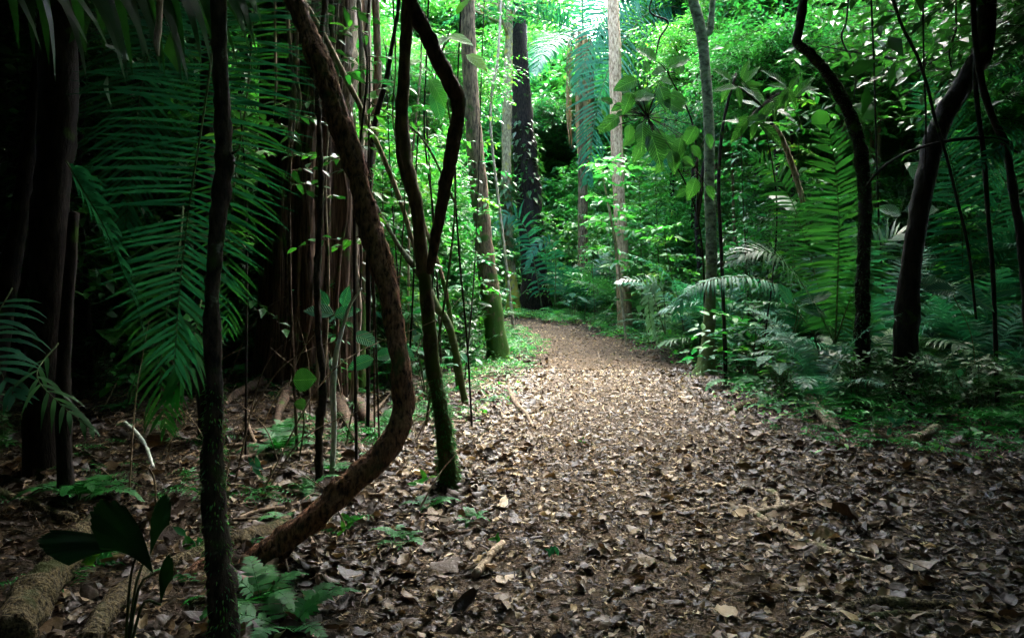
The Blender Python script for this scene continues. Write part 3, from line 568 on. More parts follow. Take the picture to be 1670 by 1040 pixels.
# ------------------------------------------------------------------ palms
def custom_frond(parent, rows, hint, mat, name='frond', **kw):
    p = np.array([P(*r) for r in rows]); g, gr = G(), G(); frond(g, p, hint, gr=gr, **kw)
    o = g.obj(name, M[mat], parent); r_ = link('rachis', gr.mesh('rachis', M['twigg'], True, parent.location), o); return o
gp = lambda x, Y: (x, Y, h1(x, Y))
# big palm behind the thin lichen stem
tP = thing('palm', 'big dark palm with long hanging ribbed fronds, left of the fluted trunk', 'palm', gp(-2.6, 6.6))
g = G(); tube(g, [(-2.6, 6.6, h1(-2.6, 6.6)-.1), (-2.65, 6.6, 1.8), (-2.55, 6.5, 3.6)], [.09, .08, .07], 60, 12, .1, 9, ridge=.03); g.obj('trunk', M['black'], tP)
angL = lambda u, s: (104-22*u-45*u**5) if s > 0 else (92-14*u-50*u**5)
custom_frond(tP, [(372, -190, 6.2), (362, -60, 5.5), (350, 60, 5.1), (330, 200, 4.9), (308, 340, 4.8), (292, 480, 4.8), (284, 600, 4.85)], (.12, -1, -.12), 'teal', n=86, ll=.80, lw=.0165, droop=.13, V=8, t0=.16, rr=.016, seed=3, st=6, ang=angL)
custom_frond(tP, [(390, -160, 6.4), (410, 0, 6.2), (405, 140, 6.0), (385, 280, 5.9), (372, 420, 5.9), (372, 540, 5.9)], (-.2, -1, -.1), 'palm', n=60, ll=.64, lw=.0165, droop=.2, V=10, t0=.1, rr=.014, seed=4, st=5, ang=lambda u, s: 88-10*u-45*u**5)
custom_frond(tP, [(330, -120, 6.6), (270, 0, 6.9), (235, 120, 7.0), (215, 250, 7.0), (205, 370, 7.0)], (.3, -1, .1), 'teal', n=64, ll=.78, lw=.017, droop=.25, V=12, rr=.014, seed=5, st=5)
custom_frond(tP, [(300, 330, 6.4), (290, 420, 5.9), (270, 520, 5.6), (262, 620, 5.5), (270, 700, 5.5)], (.2, -1, .1), 'palm', n=30, ll=.5, lw=.021, droop=.5, V=5, rr=.01, seed=6, st=5)
custom_frond(tP, [(330, 480, 6.2), (318, 540, 5.8), (300, 600, 5.5), (280, 650, 5.4)], (.2, -1, .6), 'fern', n=14, ll=.42, lw=.028, droop=.5, ph0=50, ph1=20, rr=.008, seed=7, st=5)
# hanging dark leaflets top left
tP2 = thing('palm', 'black silhouetted palm frond with broad hanging leaflets at the top left', 'palm', gp(-2.3, 2.6))
g = G(); tube(g, [(-2.9, 2.4, h1(-2.9, 2.4)-.1), (-2.9, 2.4, 1.5), (-2.8, 2.5, 2.9)], [.07, .06, .05], 40, 10, .1, 9); g.obj('trunk', M['black'], tP2)
custom_frond(tP2, [(-180, -110, 2.7), (0, -130, 3.0), (140, -110, 3.2), (290, -60, 3.4), (400, -20, 3.5)], (0, -.6, 1), 'dark', n=20, ll=.75, lw=.05, droop=.9, ph0=70, ph1=40, V=-30, rr=.014, seed=8, st=6)
# teal edge-on frond
tP3 = thing('small_palm', 'narrow bluish frond arching down edge-on beside the thick black trunk', 'palm', gp(-2.9, 5.0))
g = G(); tube(g, [(-2.9, 5, h1(-2.9, 5)-.1), (-2.92, 5, .9), (-2.85, 5, 1.95)], [.05, .045, .03], 30, 8, .1, 9); g.obj('stem', M['black'], tP3)
custom_frond(tP3, [(108, 262, 4.9), (135, 310, 4.7), (165, 360, 4.55), (195, 430, 4.45), (215, 480, 4.4), (235, 545, 4.35)], (-1, -.25, .35), 'teal', n=34, ll=.26, lw=.026, droop=.9, ph0=60, ph1=20, V=-35, rr=.007, seed=9, st=5, t0=.02)
custom_frond(tP3, [(95, 560, 4.9), (60, 610, 4.6), (100, 660, 4.3), (150, 700, 4.1)], (0, -.3, 1), 'palm', n=10, ll=.3, lw=.022, droop=.5, ph0=35, ph1=15, rr=.006, seed=10, st=5)
custom_frond(tP3, [(20, 470, 5.2), (-10, 530, 4.9), (0, 600, 4.6), (25, 650, 4.5)], (0, -.5, 1), 'teal', n=14, ll=.4, lw=.03, droop=.4, rr=.006, seed=11, st=5)
# far palm above the bend with dead skirt
def palm_tree(label, base, hgt, nf, L, mat, seed, trunk_r=.1, lean=(0, 0), dead=0, upang=(.2, 1.1), name='palm', n=42, ll=.55, st=4, lw=.035, bark='brown', droopk=1.):
    rg = np.random.default_rng(seed); b = np.array((*base, h1(*base))); t = thing(name, label, 'palm', b)
    top = b+np.array((lean[0], lean[1], hgt))
    if hgt > .3:
        g = G(); tube(g, [b-np.array((0, 0, .1)), (b+top)/2+np.array((lean[0]*.2, 0, 0)), top], [trunk_r*1.2, trunk_r, trunk_r*.9], 50, 10, .06, 6, seed); g.obj('trunk', M[bark], t)
    for k in range(nf):
        a = 2*math.pi*k/nf*2.4+rg.uniform(-.25, .25); e = rg.uniform(*upang); l = L*rg.uniform(.8, 1.1)
        frond_arc(t, top, a, e, l, mat, seed*31+k, n, ll, lw, st, droopk)
    for k in range(dead):
        a = rg.uniform(0, 6.28); r_ = .15+.12*rg.random(); q = [top, top+np.array((math.cos(a)*r_*2, math.sin(a)*r_*2, -.25)), top+np.array((math.cos(a)*r_*2.4, math.sin(a)*r_*2.4, -L*.45)), top+np.array((math.cos(a)*r_*2, math.sin(a)*r_*2, -L*rg.uniform(.7, 1)))]
        g = G(); frond(g, q, (math.cos(a), math.sin(a), .3), n=26, ll=.5, lw=.04, ph0=30, ph1=12, droop=1.2, V=-20, rr=.02, seed=k+seed); g.obj('dead_frond', M['dead'], t)
    return t
def arc_pts(o, a, e, L, droop):
    pts = [np.array(o, float)]; ang = e
    for k in range(6):
        pts.append(pts[-1]+np.array((math.cos(a)*math.cos(ang), math.sin(a)*math.cos(ang), math.sin(ang)))*L/6); ang -= droop*(.5+.22*k)/2.2
    return pts
def frond_arc(t, o, a, e, L, mat, seed, n=42, ll=.55, lw=.035, st=4, droopk=1.):
    pts = arc_pts(o, a, e, L, (.30+.12*(seed % 3))*droopk); g = G()
    frond(g, pts, (0-.8*math.cos(a)*math.sin(e), -.8*math.sin(a)*math.sin(e), 1), n=n, ll=ll, lw=lw, seed=seed, st=st, droop=.35+.1*(seed % 4), V=18, rr=.012*L/2)
    return g.obj('frond', M[mat], t)
palm_tree('tall bluish palm with a hanging skirt of dead fronds above the path bend', (2.4, 26), 9.6, 13, 5.0, 'teal', 3, .16, dead=9, n=50, ll=1.0, lw=.06, upang=(-.3, 1.2))
tq = palm_tree('tall palm with wide pale fronds right of the tan trunk top', (6.3, 24), 8.6, 11, 4.4, 'teal', 4, .14, dead=2, n=46, ll=.9, lw=.05, upang=(-.2, 1.2))
for k, rows in enumerate([[(1160, 40, 24), (1080, 10, 23), (1015, 70, 22.3), (975, 170, 22), (958, 300, 22)], [(1160, 40, 24), (1100, -30, 23.5), (1030, -20, 23), (975, 40, 22.6), (940, 150, 22.4)], [(1160, 40, 24), (1190, -20, 23), (1240, -10, 22.5), (1290, 60, 22), (1310, 150, 22)], [(1160, 40, 24), (1120, 100, 23), (1085, 190, 22.5), (1075, 280, 22)]]):
    custom_frond(tq, rows, (.1, -1, .4), 'teal', n=60, ll=1.35, lw=.05, droop=.3, V=8, rr=.03, seed=70+k, st=4)
# vertical fronds to the right
def placed_fronds(label, base, fr, mat='palm', name='understory_palm', stem=None):
    t = thing(name, label, 'palm', gp(*base))
    for k, (rows, hint, kw) in enumerate(fr):
        p = np.array([P(*r) for r in rows]); custom_frond(t, rows, hint, mat, seed=k+int(base[1]*10), **kw)
    return t
placed_fronds('palm with one tall upright comb-like frond before the fuzzy arching trunk', (4.0, 9.6), [
    ([(1362, 560, 9.6), (1366, 470, 9.3), (1368, 360, 9.1), (1362, 270, 9.0), (1350, 205, 9.0)], (0, -1, .15), dict(n=46, ll=.62, lw=.034, ph0=95, ph1=50, droop=.12, V=5, rr=.014)),
    ([(1362, 560, 9.8), (1330, 450, 10), (1300, 350, 10.2), (1270, 290, 10.3), (1230, 260, 10.3)], (.1, -1, .25), dict(n=46, ll=.6, lw=.03, ph0=92, ph1=50, droop=.3, V=5)),
    ([(1362, 560, 9.6), (1390, 480, 9.3), (1430, 410, 9.2), (1470, 380, 9.1), (1500, 390, 9.0)], (0, -.6, 1), dict(n=34, ll=.45, lw=.03, droop=.35, V=5)),
    ([(1362, 560, 9.6), (1320, 480, 9.2), (1270, 420, 8.9), (1225, 410, 8.8), (1190, 430, 8.8)], (0, -.6, 1), dict(n=34, ll=.5, lw=.03, droop=.35, V=5))])
placed_fronds('palm with a wide low arching pale frond beside the pale green trunk', (3.4, 10.6), [
    ([(1290, 560, 10.4), (1300, 500, 10.2), (1270, 466, 10.0), (1220, 452, 9.9), (1165, 455, 9.85), (1118, 478, 9.8), (1100, 520, 9.8)], (0, -.35, 1), dict(n=44, ll=.36, lw=.028, ph0=85, ph1=50, droop=.9, V=0, rr=.012, t0=.25)),
    ([(1290, 560, 10.4), (1312, 500, 10.5), (1330, 440, 10.8), (1345, 400, 11)], (0, -.5, 1), dict(n=34, ll=.4, lw=.028, droop=.4))], 'paleleaf' if False else 'teal')
placed_fronds('palm with broad bluish fronds spread behind the leaning black trunk', (6.8, 11.5), [
    ([(1560, 560, 11.6), (1570, 420, 11.3), (1560, 300, 11.1), (1530, 200, 11), (1500, 130, 11)], (.1, -1, .2), dict(n=56, ll=.85, lw=.035, ph0=92, ph1=50, droop=.15, V=5)),
    ([(1560, 560, 11.6), (1500, 440, 11.2), (1440, 380, 11), (1390, 380, 10.9)], (.1, -.7, .8), dict(n=40, ll=.6, lw=.03, droop=.3)),
    ([(1560, 560, 11.6), (1610, 460, 11.2), (1660, 400, 11), (1700, 400, 10.9)], (.1, -.7, .8), dict(n=40, ll=.6, lw=.03, droop=.3)),
    ([(1560, 560, 11.6), (1600, 430, 11.2), (1640, 300, 11), (1660, 220, 10.9)], (.1, -1, .3), dict(n=40, ll=.6, lw=.03, droop=.2))], 'teal')
placed_fronds('palm with slanting blue-green fronds at the upper right edge', (6.4, 7.4), [
    ([(1760, 520, 8), (1745, 300, 8), (1720, 170, 7.9), (1670, 120, 7.8), (1618, 118, 7.7)], (0, -1, .5), dict(n=40, ll=.42, lw=.026, ph0=75, ph1=40, droop=.25)),
    ([(1760, 520, 8), (1740, 330, 8), (1700, 240, 7.9), (1650, 230, 7.8), (1600, 270, 7.7)], (0, -1, .7), dict(n=40, ll=.42, lw=.026, ph0=75, ph1=40, droop=.3))], 'teal')
placed_fronds('small palm with one dangling pale frond at the right edge of the path', (2.5, 14.3), [
    ([(1085, 545, 14.2), (1082, 480, 14), (1066, 462, 13.9), (1058, 490, 13.8), (1062, 530, 13.8), (1072, 558, 13.8)], (.5, -1, .5), dict(n=17, ll=.26, lw=.05, ph0=65, ph1=35, droop=.5, V=-5, rr=.01, t0=.35)),
    ([(1085, 545, 14.2), (1060, 470, 14.1), (1030, 455, 14), (1005, 462, 13.9)], (.1, -.5, 1), dict(n=16, ll=.3, lw=.04, droop=.5))], 'paleleaf')
placed_fronds('palm with dark drooping fronds hugging the stout trunk at the bend', (.4, 24.5), [
    ([(905, 500, 24.6), (905, 410, 24.4), (885, 395, 24.2), (865, 415, 24), (858, 445, 23.9)], (0, -1, .5), dict(n=26, ll=.4, lw=.07, droop=.7, rr=.02)),
    ([(884, 500, 24.6), (860, 380, 24.4), (830, 350, 24.2), (800, 380, 24)], (0, -1, .5), dict(n=26, ll=.7, lw=.07, droop=.7, rr=.02))], 'teal')

# ------------------------------------------------------------------ leaves of fan shape
def fan(g, o, d, nrm, L, spread=2.2, nr=16, droop=.25, split=.25, seed=0):
    rg = np.random.default_rng(seed); d = unit(np.asarray(d, float)); x = unit(np.cross(d, nrm)); z = np.cross(x, d); st = 6; V = []; m = 2*nr+1
    for k in range(m):
        a = -spread/2+spread*k/(m-1); zig = .02 if k % 2 else -.0; l = L*(1-.35*(abs(a)/spread*2)**2)*(1 if k % 2 else 1-split*.2)*rg.uniform(.97, 1.03)
        for j in range(st+1):
            s = j/st; V.append(o+(d*math.cos(a)+x*math.sin(a))*l*s+z*(zig*s*L*1.4)-np.array((0, 0, 1))*droop*L*s*s)
    q = [(k*(st+1)+j, (k+1)*(st+1)+j, (k+1)*(st+1)+j+1, k*(st+1)+j+1) for k in range(m-1) for j in range(st)]
    g.add(V, q=q, r=rg.random())
def fan_plant(label, base, heads, mat='bright'):
    b = np.array((*base, h1(*base))); t = thing('fan_palm', label, 'palm', b)
    for k, (row, d, nrm, L, sp) in enumerate(heads):
        o = P(*row); g = G(); tube(g, [b, (b+o)/2+np.array((0, 0, .15)), o], [.006, .005, .004], 16, 6); g.obj('leaf_stalk', M['twigg'], t)
        g = G(); fan(g, o, d, nrm, L, sp, seed=k, split=.1); g.obj('fan_leaf', M[mat], t)
    return t
fan_plant('bright green pleated fan leaves held high left of the fuzzy arching trunk', (4.0, 11.2), [((1338, 215, 11), (-.1, -.2, 1), (0, -1, .9), .42, 1.1), ((1380, 190, 11), (.8, -.2, .5), (0, -1, .6), .45, 1.4), ((1300, 330, 10.8), (-.8, -.3, .3), (0, -.6, 1), .5, 2.)], 'dark')

# ------------------------------------------------------------------ broad-leaved plants near the camera
def broad_plant(label, base, leaves, mat='mid', name='broadleaf_plant', tpl=None, cat='plant', stalk=.006, stem_mat='twigg', cut=None):
    b = np.array((*base, h1(*base)-.02)); t = thing(name, label, cat, b); gs = G(); gl = G()
    hubs = []
    for lf in leaves:
        q = P(*lf[:3])
        for h in hubs:
            if np.linalg.norm(q-h[0]/h[1]) < .55*max(1, lf[2]/8): h[0] += q; h[1] += 1; h[2].append(lf); break
        else: hubs.append([q.copy(), 1, [lf]])
    prev = b
    for h in hubs:
        c = h[0]/h[1]-np.array((0, -.02, .05)); a_ = b if prev is b else prev; h.append(c)
        tube(gs, [a_, (a_+c)/2+np.array((.06, 0, .12))*np.linalg.norm(c-a_), c], [stalk*1.4, stalk*1.1, stalk*.8], 20, 6)
        if prev is b: prev = (a_+c)/2+np.array((.06, 0, .12))*np.linalg.norm(c-a_)
        for (px, py, Y, ang, L, tilt) in h[2]:
            o = P(px, py, Y); d = np.array((math.cos(R(ang)), -.25, math.sin(R(ang))))
            tube(gs, [c, (c+o)/2+np.array((0, 0, .02)), o], [stalk*.6, stalk*.5, stalk*.35], 8, 5)
    for (px, py, Y, ang, L, tilt) in leaves:
        o = P(px, py, Y); d = np.array((math.cos(R(ang)), -.25, math.sin(R(ang))))
        scatter(gl, tpl or L_BIG, o[None], d[None], np.array([[.1, -1, tilt]]), L, [random.random()])
    gs.obj('stem', M[stem_mat], t); gl.obj('leaves', M[mat], t); return t
broad_plant('seedling with wide drooping bluish leaves under the big liana, before the fluted trunk', (-1.5, 6.9), [(545, 515, 6.7, 20, .24, .6), (545, 512, 6.7, 165, .26, .7), (560, 500, 6.6, 75, .18, .4), (575, 545, 6.6, -15, .26, .8), (610, 585, 6.6, 195, .24, .5), (612, 583, 6.5, 20, .22, .6), (640, 560, 6.6, -30, .24, .6), (535, 500, 6.8, 120, .2, .6)], 'teal')
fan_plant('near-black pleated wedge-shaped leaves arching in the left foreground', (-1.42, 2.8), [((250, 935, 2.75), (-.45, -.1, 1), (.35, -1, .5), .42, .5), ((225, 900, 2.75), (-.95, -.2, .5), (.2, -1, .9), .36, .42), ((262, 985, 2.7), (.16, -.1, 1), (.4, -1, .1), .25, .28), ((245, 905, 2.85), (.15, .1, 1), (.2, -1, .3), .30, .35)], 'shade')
broad_plant('single round leathery leaf on a stalk left of the mossy thin stem', (-1.75, 6.3), [(478, 620, 6.1, 5, .2, .2), (500, 660, 6.1, 170, .1, .2)], 'dark', tpl=leaf_tpl(.95, .1, .1, 5))
broad_plant('plant with huge oval hanging leaves between the wavy trunk and the grey-brown trunk', (-.9, 8.0), [(700, 128, 7.4, -55, .32, .8), (730, 60, 7.4, -10, .26, .9), (735, 62, 7.3, 200, .24, 1.4), (706, 150, 7.6, -70, .3, .9), (690, 100, 7.5, 190, .22, 1.4), (760, 90, 7.4, -30, .26, .8), (745, 25, 7.4, 60, .2, 1.4), (680, 30, 7.5, 150, .2, 1.4), (600, 190, 7.8, -20, .2, 1.), (590, 160, 7.8, 10, .2, 1.2), (625, 130, 7.8, -40, .22, .8)], 'mid', 'broadleaf_sapling', cat='sapling', stalk=.01)
# large-leaf sapling around the pale trunk
bl = [(1040, 130, 1, 200, .55, .3), (1075, 140, 1, -70, .55, .2), (1030, 150, 1, 250, .5, .2), (1010, 190, 1, 215, .55, .4), (1048, 200, 1, -90, .6, .1), (1060, 215, 1, -70, .75, .1), (1030, 160, 1, 10, .5, .5), (1110, 225, 1, -100, .5, .1), (1095, 245, 1, -80, .5, .2), (1135, 205, 1, 240, .5, .3), (1090, 110, 1, 30, .5, .5), (1070, 100, 1, 140, .5, .6), (1135, 290, 1, -110, .5, .2), (1000, 170, 1, 150, .3, .4), (1080, 165, 1, -20, .5, .3)]
broad_plant('branch with big dark drooping hole-bitten leaves left of the pale green trunk', (3.25, 12.9), [(x+dx, y+dy, 10.2+dy*.01, a+dx*3, L*q_, t_) for x, y, _, a, L, t_ in bl for dx, dy, q_ in ((0, 0, .62), (17, 13, .42), (-14, 20, .36))], 'dark', 'large_leaf_sapling', cat='sapling', stalk=.012, stem_mat='black', tpl=leaf_tpl(.62, .3, .35, 5))
ros = []
for cx_, cy_ in ((1200, 135), (1255, 178), (1232, 200), (1290, 150)):
    for k in range(9): ros.append((cx_+random.uniform(-14, 14), cy_+random.uniform(-10, 10), 10+random.uniform(-.3, .3), k*40+random.uniform(-22, 22), random.uniform(.22, .42), random.uniform(.1, 1.4)))
broad_plant('dark rosettes of long leaves right of the pale green trunk', (3.5, 10.9), ros, 'dark', 'large_leaf_sapling', cat='sapling', stalk=.01, stem_mat='black', tpl=leaf_tpl(.36, .3, .35, 5))
broad_plant('low plant with one broad pale drooping leaf below the leaning black trunk', (5.2, 8.6), [(1555, 470, 8.3, -20, .5, .9), (1558, 475, 8.3, 170, .35, .8), (1500, 465, 8.5, 10, .35, .9), (1610, 480, 8.4, 20, .35, .7)], 'teal')
broad_plant('low plant with big glossy leaves just right of the wide arching frond', (3.9, 9.6), [(1300, 490, 9.3, 20, .42, .7), (1302, 500, 9.3, -10, .36, .8), (1290, 495, 9.4, 120, .3, .6)], 'teal')
broad_plant('pale heart-shaped leaf catching light behind the fuzzy arching trunk', (5.0, 11.9), [(1475, 345, 11.5, 10, .5, .5), (1480, 265, 11.4, -50, .55, .2), (1470, 350, 11.4, 160, .4, .5)], 'paleleaf', stalk=.01)
for k, (x, y, s, l, m_) in enumerate([(415, 770, .1, 'small lobed bluish seedling left of the thick liana bend', 'teal'), (566, 845, .09, 'seedling with a pale folded leaf below the thick liana', 'bright'), (690, 790, .1, 'bright veined seedling leaf left of the mossy foot', 'bright'), (310, 880, .1, 'dark seedling left of the lichen-spotted stem', 'mid'), (900, 900, .05, 'tiny bluish seedling alone on the leaf-strewn path', 'teal'), (808, 880, .06, 'tiny green seedling left of the path in the foreground', 'mid'), (160, 905, .14, 'seedling with wide jagged leaves over the mossy log', 'mid'), (950, 720, .03, 'tiny round seedling in the middle of the path', 'bright'), (1440, 655, .1, 'small heart-leaved seedling in the dark fern patch', 'teal'), (1460, 700, .12, 'seedling with pale pointed leaves at the fern patch edge', 'teal'), (560, 870, .07, 'little seedling under the lowest bend of the thick liana', 'mid')]):
    Y = groundY(x, y+12); rg = random.Random(k)
    broad_plant(l, (P(x, y, Y)[0], Y), [(x+rg.uniform(-9, 9)*s*60/Y, y-rg.uniform(0, 12), Y-.03, rg.uniform(0, 360), s*rg.uniform(.6, 1.1), rg.uniform(.5, 1.5)) for _ in range(5)], m_, 'seedling', tpl=L_HI, stalk=.003, cat='seedling')

# ------------------------------------------------------------------ ferns (individual)
def fern_mesh(name, nf, L, seed, n=16, mat='fern'):
    g = G(); rg = np.random.default_rng(seed)
    for k in range(nf):
        a = 2*math.pi*(k+rg.uniform(-.3, .3))/nf; e = rg.uniform(.4, 1.1); l = L*rg.uniform(.7, 1.1)
        frond(g, arc_pts((0, 0, 0), a, e, l, .55), (-math.cos(a)*.4, -math.sin(a)*.4, 1), n=n, ll=l*.27, lw=l*.055, seed=seed+k, st=2, droop=.15, V=5, rr=l*.007, prof=lambda u: (1-u)**.8+.08, t0=.18)
    return g.mesh(name, M[mat])
FERNS = [fern_mesh('fern', 8, .42, 1), fern_mesh('fern', 6, .5, 11), fern_mesh('fern', 9, .34, 21), fern_mesh('fern', 5, .45, 31)]
nearferns = [(425, 985, .9, 'leafy fern clump at the bottom edge beside the lichen-spotted stem'), (470, 1030, .8, 'fern cut by the bottom edge, right of the lichen-spotted stem'), (655, 885, .6, 'fern with stiff fronds under the thick liana bend'), (625, 690, .7, 'fern in the crook of the thick liana'), (610, 640, .6, 'smaller fern behind the crook of the thick liana'), (700, 830, .5, 'fern at the foot of the slender wavy trunk'), (770, 850, .45, 'low fern right of the mossy foot'), (500, 800, .6, 'fern in the debris left of the thick liana'), (1500, 600, .5, 'small upright fern frond in the dark patch on the right'), (540, 770, .5, 'fern at the foot of the whitish thin stem'), (800, 655, .5, 'fern at the left edge of the path beyond the mossy foot'), (740, 640, .6, 'fern between the mossy foot and the grey-brown trunk')]
for k, (x, y, s, l) in enumerate(nearferns):
    Y = groundY(x, y); p = P(x, y, Y); o = link('fern', FERNS[k % 4], None, (p[0], Y, h1(p[0], Y)), (0, 0, k*1.3), s); tag(o, l, 'fern')

# ------------------------------------------------------------------ logs, roots, sticks
def lying(name, label, cat, rows, bark, lift=.0, n=140, seg=20, lump=.3, group=None, fr=9):
    p, r = [], []
    for (px, py, w) in rows:
        Y = groundY(px, py); q = P(px, py, Y); rr = w/2/F*Y; q[2] = h1(q[0], Y)+rr*.5+lift; p.append(q); r.append(rr)
    g = G(); tube(g, np.array(p), np.array(r), n, seg, lump, fr, int(rows[0][0])); return tag(g.obj(name, M[bark], origin=p[0]), label, cat, group)
lying('log', 'thick mossy cracked log lying in the bottom left corner', 'log', [(20, 1060, 60), (80, 965, 56), (135, 900, 46), (160, 868, 34)], 'log', .03)
lying('log', 'thinner rotten log at the bottom, right of the mossy cracked log', 'log', [(140, 1060, 36), (185, 995, 34), (240, 940, 20)], 'log', .01)
lying('log', 'half-buried log crossing behind the lichen-spotted stem', 'log', [(270, 930, 26), (340, 905, 30), (420, 880, 28), (470, 850, 14)], 'log')
lying('stick', 'crooked white-barked stick standing out left of the palm', 'stick', [(250, 780, 5), (238, 745, 6), (222, 722, 7), (204, 706, 7)], 'white', .08, 40, 8)
lying('log', 'mossy log slanting at the left edge above the dark fan leaf', 'log', [(-20, 800, 14), (60, 830, 16), (120, 852, 18)], 'log')
lying('stick', 'bent yellowish stick left of the lichen-spotted stem', 'stick', [(258, 905, 5), (300, 928, 6), (350, 958, 5)], 'wood')
lying('stick', 'pale broken slat pointing up beside the path in the foreground', 'stick', [(776, 945, 14), (800, 915, 14), (820, 893, 10)], 'wood', .02, 30, 8)
lying('stick', 'short thick light-coloured stick at the right edge of the path', 'stick', [(1178, 678, 10), (1205, 668, 13), (1232, 660, 12)], 'log', .01)
lying('stick', 'thick rotten branch pointing out of the fern patch on the right', 'stick', [(1316, 650, 10), (1335, 672, 15), (1352, 696, 18), (1366, 706, 8)], 'wood', .02)
lying('stick', 'stubby bark piece in front of the dark fern patch', 'stick', [(1488, 726, 14), (1510, 715, 14), (1528, 705, 12)], 'wood', .03)
lying('stick', 'long thin pale branch arching through the dark patch on the right', 'stick', [(1450, 612, 3), (1510, 602, 4), (1570, 618, 4), (1640, 652, 3)], 'wood', .1, 50, 6)
lying('root', 'pale root snaking across the path in front of the thick root', 'root', [(1090, 838, 6), (1140, 834, 10), (1180, 826, 11), (1215, 832, 11), (1250, 852, 12), (1300, 880, 13), (1360, 905, 14), (1430, 918, 8)], 'wood', .0, 100, 10)
lying('root', 'short pale root branching off on the right side of the path', 'root', [(1235, 838, 10), (1265, 834, 12), (1300, 826, 10), (1325, 824, 4)], 'wood', .0)
lying('root', 'curled stub of root above the snaking root', 'root', [(1240, 800, 6), (1262, 806, 9), (1270, 822, 9), (1262, 834, 8)], 'wood')
for k, rows in enumerate([[(1360, 1000, 10), (1430, 985, 16), (1500, 992, 18), (1560, 990, 16), (1640, 992, 10)], [(1300, 1012, 8), (1380, 1020, 12), (1450, 1030, 12), (1540, 1034, 8)], [(1330, 1000, 10), (1400, 1012, 14), (1480, 1002, 10), (1560, 1010, 6)], [(1240, 985, 6), (1320, 978, 9), (1390, 982, 8), (1450, 975, 4)]]):
    lying('root', ['thickest gnarled root at the bottom right', 'lowest thin root at the bottom right edge', 'middle gnarled root crossing under the thickest one', 'uppermost slim root at the bottom right'][k], 'root', rows, 'log', .0, group='gnarled roots at the bottom right')
sticks = [(560, 620, 640, 660), (440, 700, 520, 690), (430, 800, 560, 820), (620, 960, 700, 880), (500, 870, 540, 960), (480, 930, 560, 960), (640, 820, 720, 800), (640, 845, 790, 850), (830, 640, 870, 700), (780, 1035, 860, 1020), (1360, 650, 1430, 640), (1400, 860, 1480, 850), (560, 700, 620, 760), (400, 680, 430, 760), (260, 640, 330, 600), (180, 740, 330, 720), (100, 720, 180, 780), (420, 640, 500, 660), (1480, 780, 1560, 792), (1210, 720, 1260, 712), (700, 700, 760, 690), (330, 800, 420, 790), (590, 700, 640, 640), (430, 960, 520, 1010), (1100, 740, 1180, 752)]
ORD = ['leftmost', 'second', 'third', 'fourth', 'fifth', 'sixth', 'seventh', 'eighth', 'ninth', 'tenth', 'eleventh', 'twelfth', 'thirteenth', 'fourteenth', 'fifteenth', 'sixteenth', 'seventeenth', 'eighteenth', 'nineteenth', 'twentieth']
DEFER = []
def defer(o, kind): DEFER.append((o, kind)); o['label'] = kind
LMN = [(75, 'thick black trunk'), (355, 'lichen-spotted stem'), (500, 'fluted trunk'), (655, 'thick liana'), (735, 'wavy trunk'), (816, 'grey-brown trunk'), (870, 'stout trunk'), (1012, 'tan trunk'), (1150, 'pale green trunk'), (1405, 'fuzzy trunk'), (1500, 'leaning black trunk')]
def zone(i):
    if i == 0: return 'left of the thick black trunk'
    if i == len(LMN): return 'right of the leaning black trunk'
    return 'between the %s and the %s' % (LMN[i-1][1], LMN[i][1])
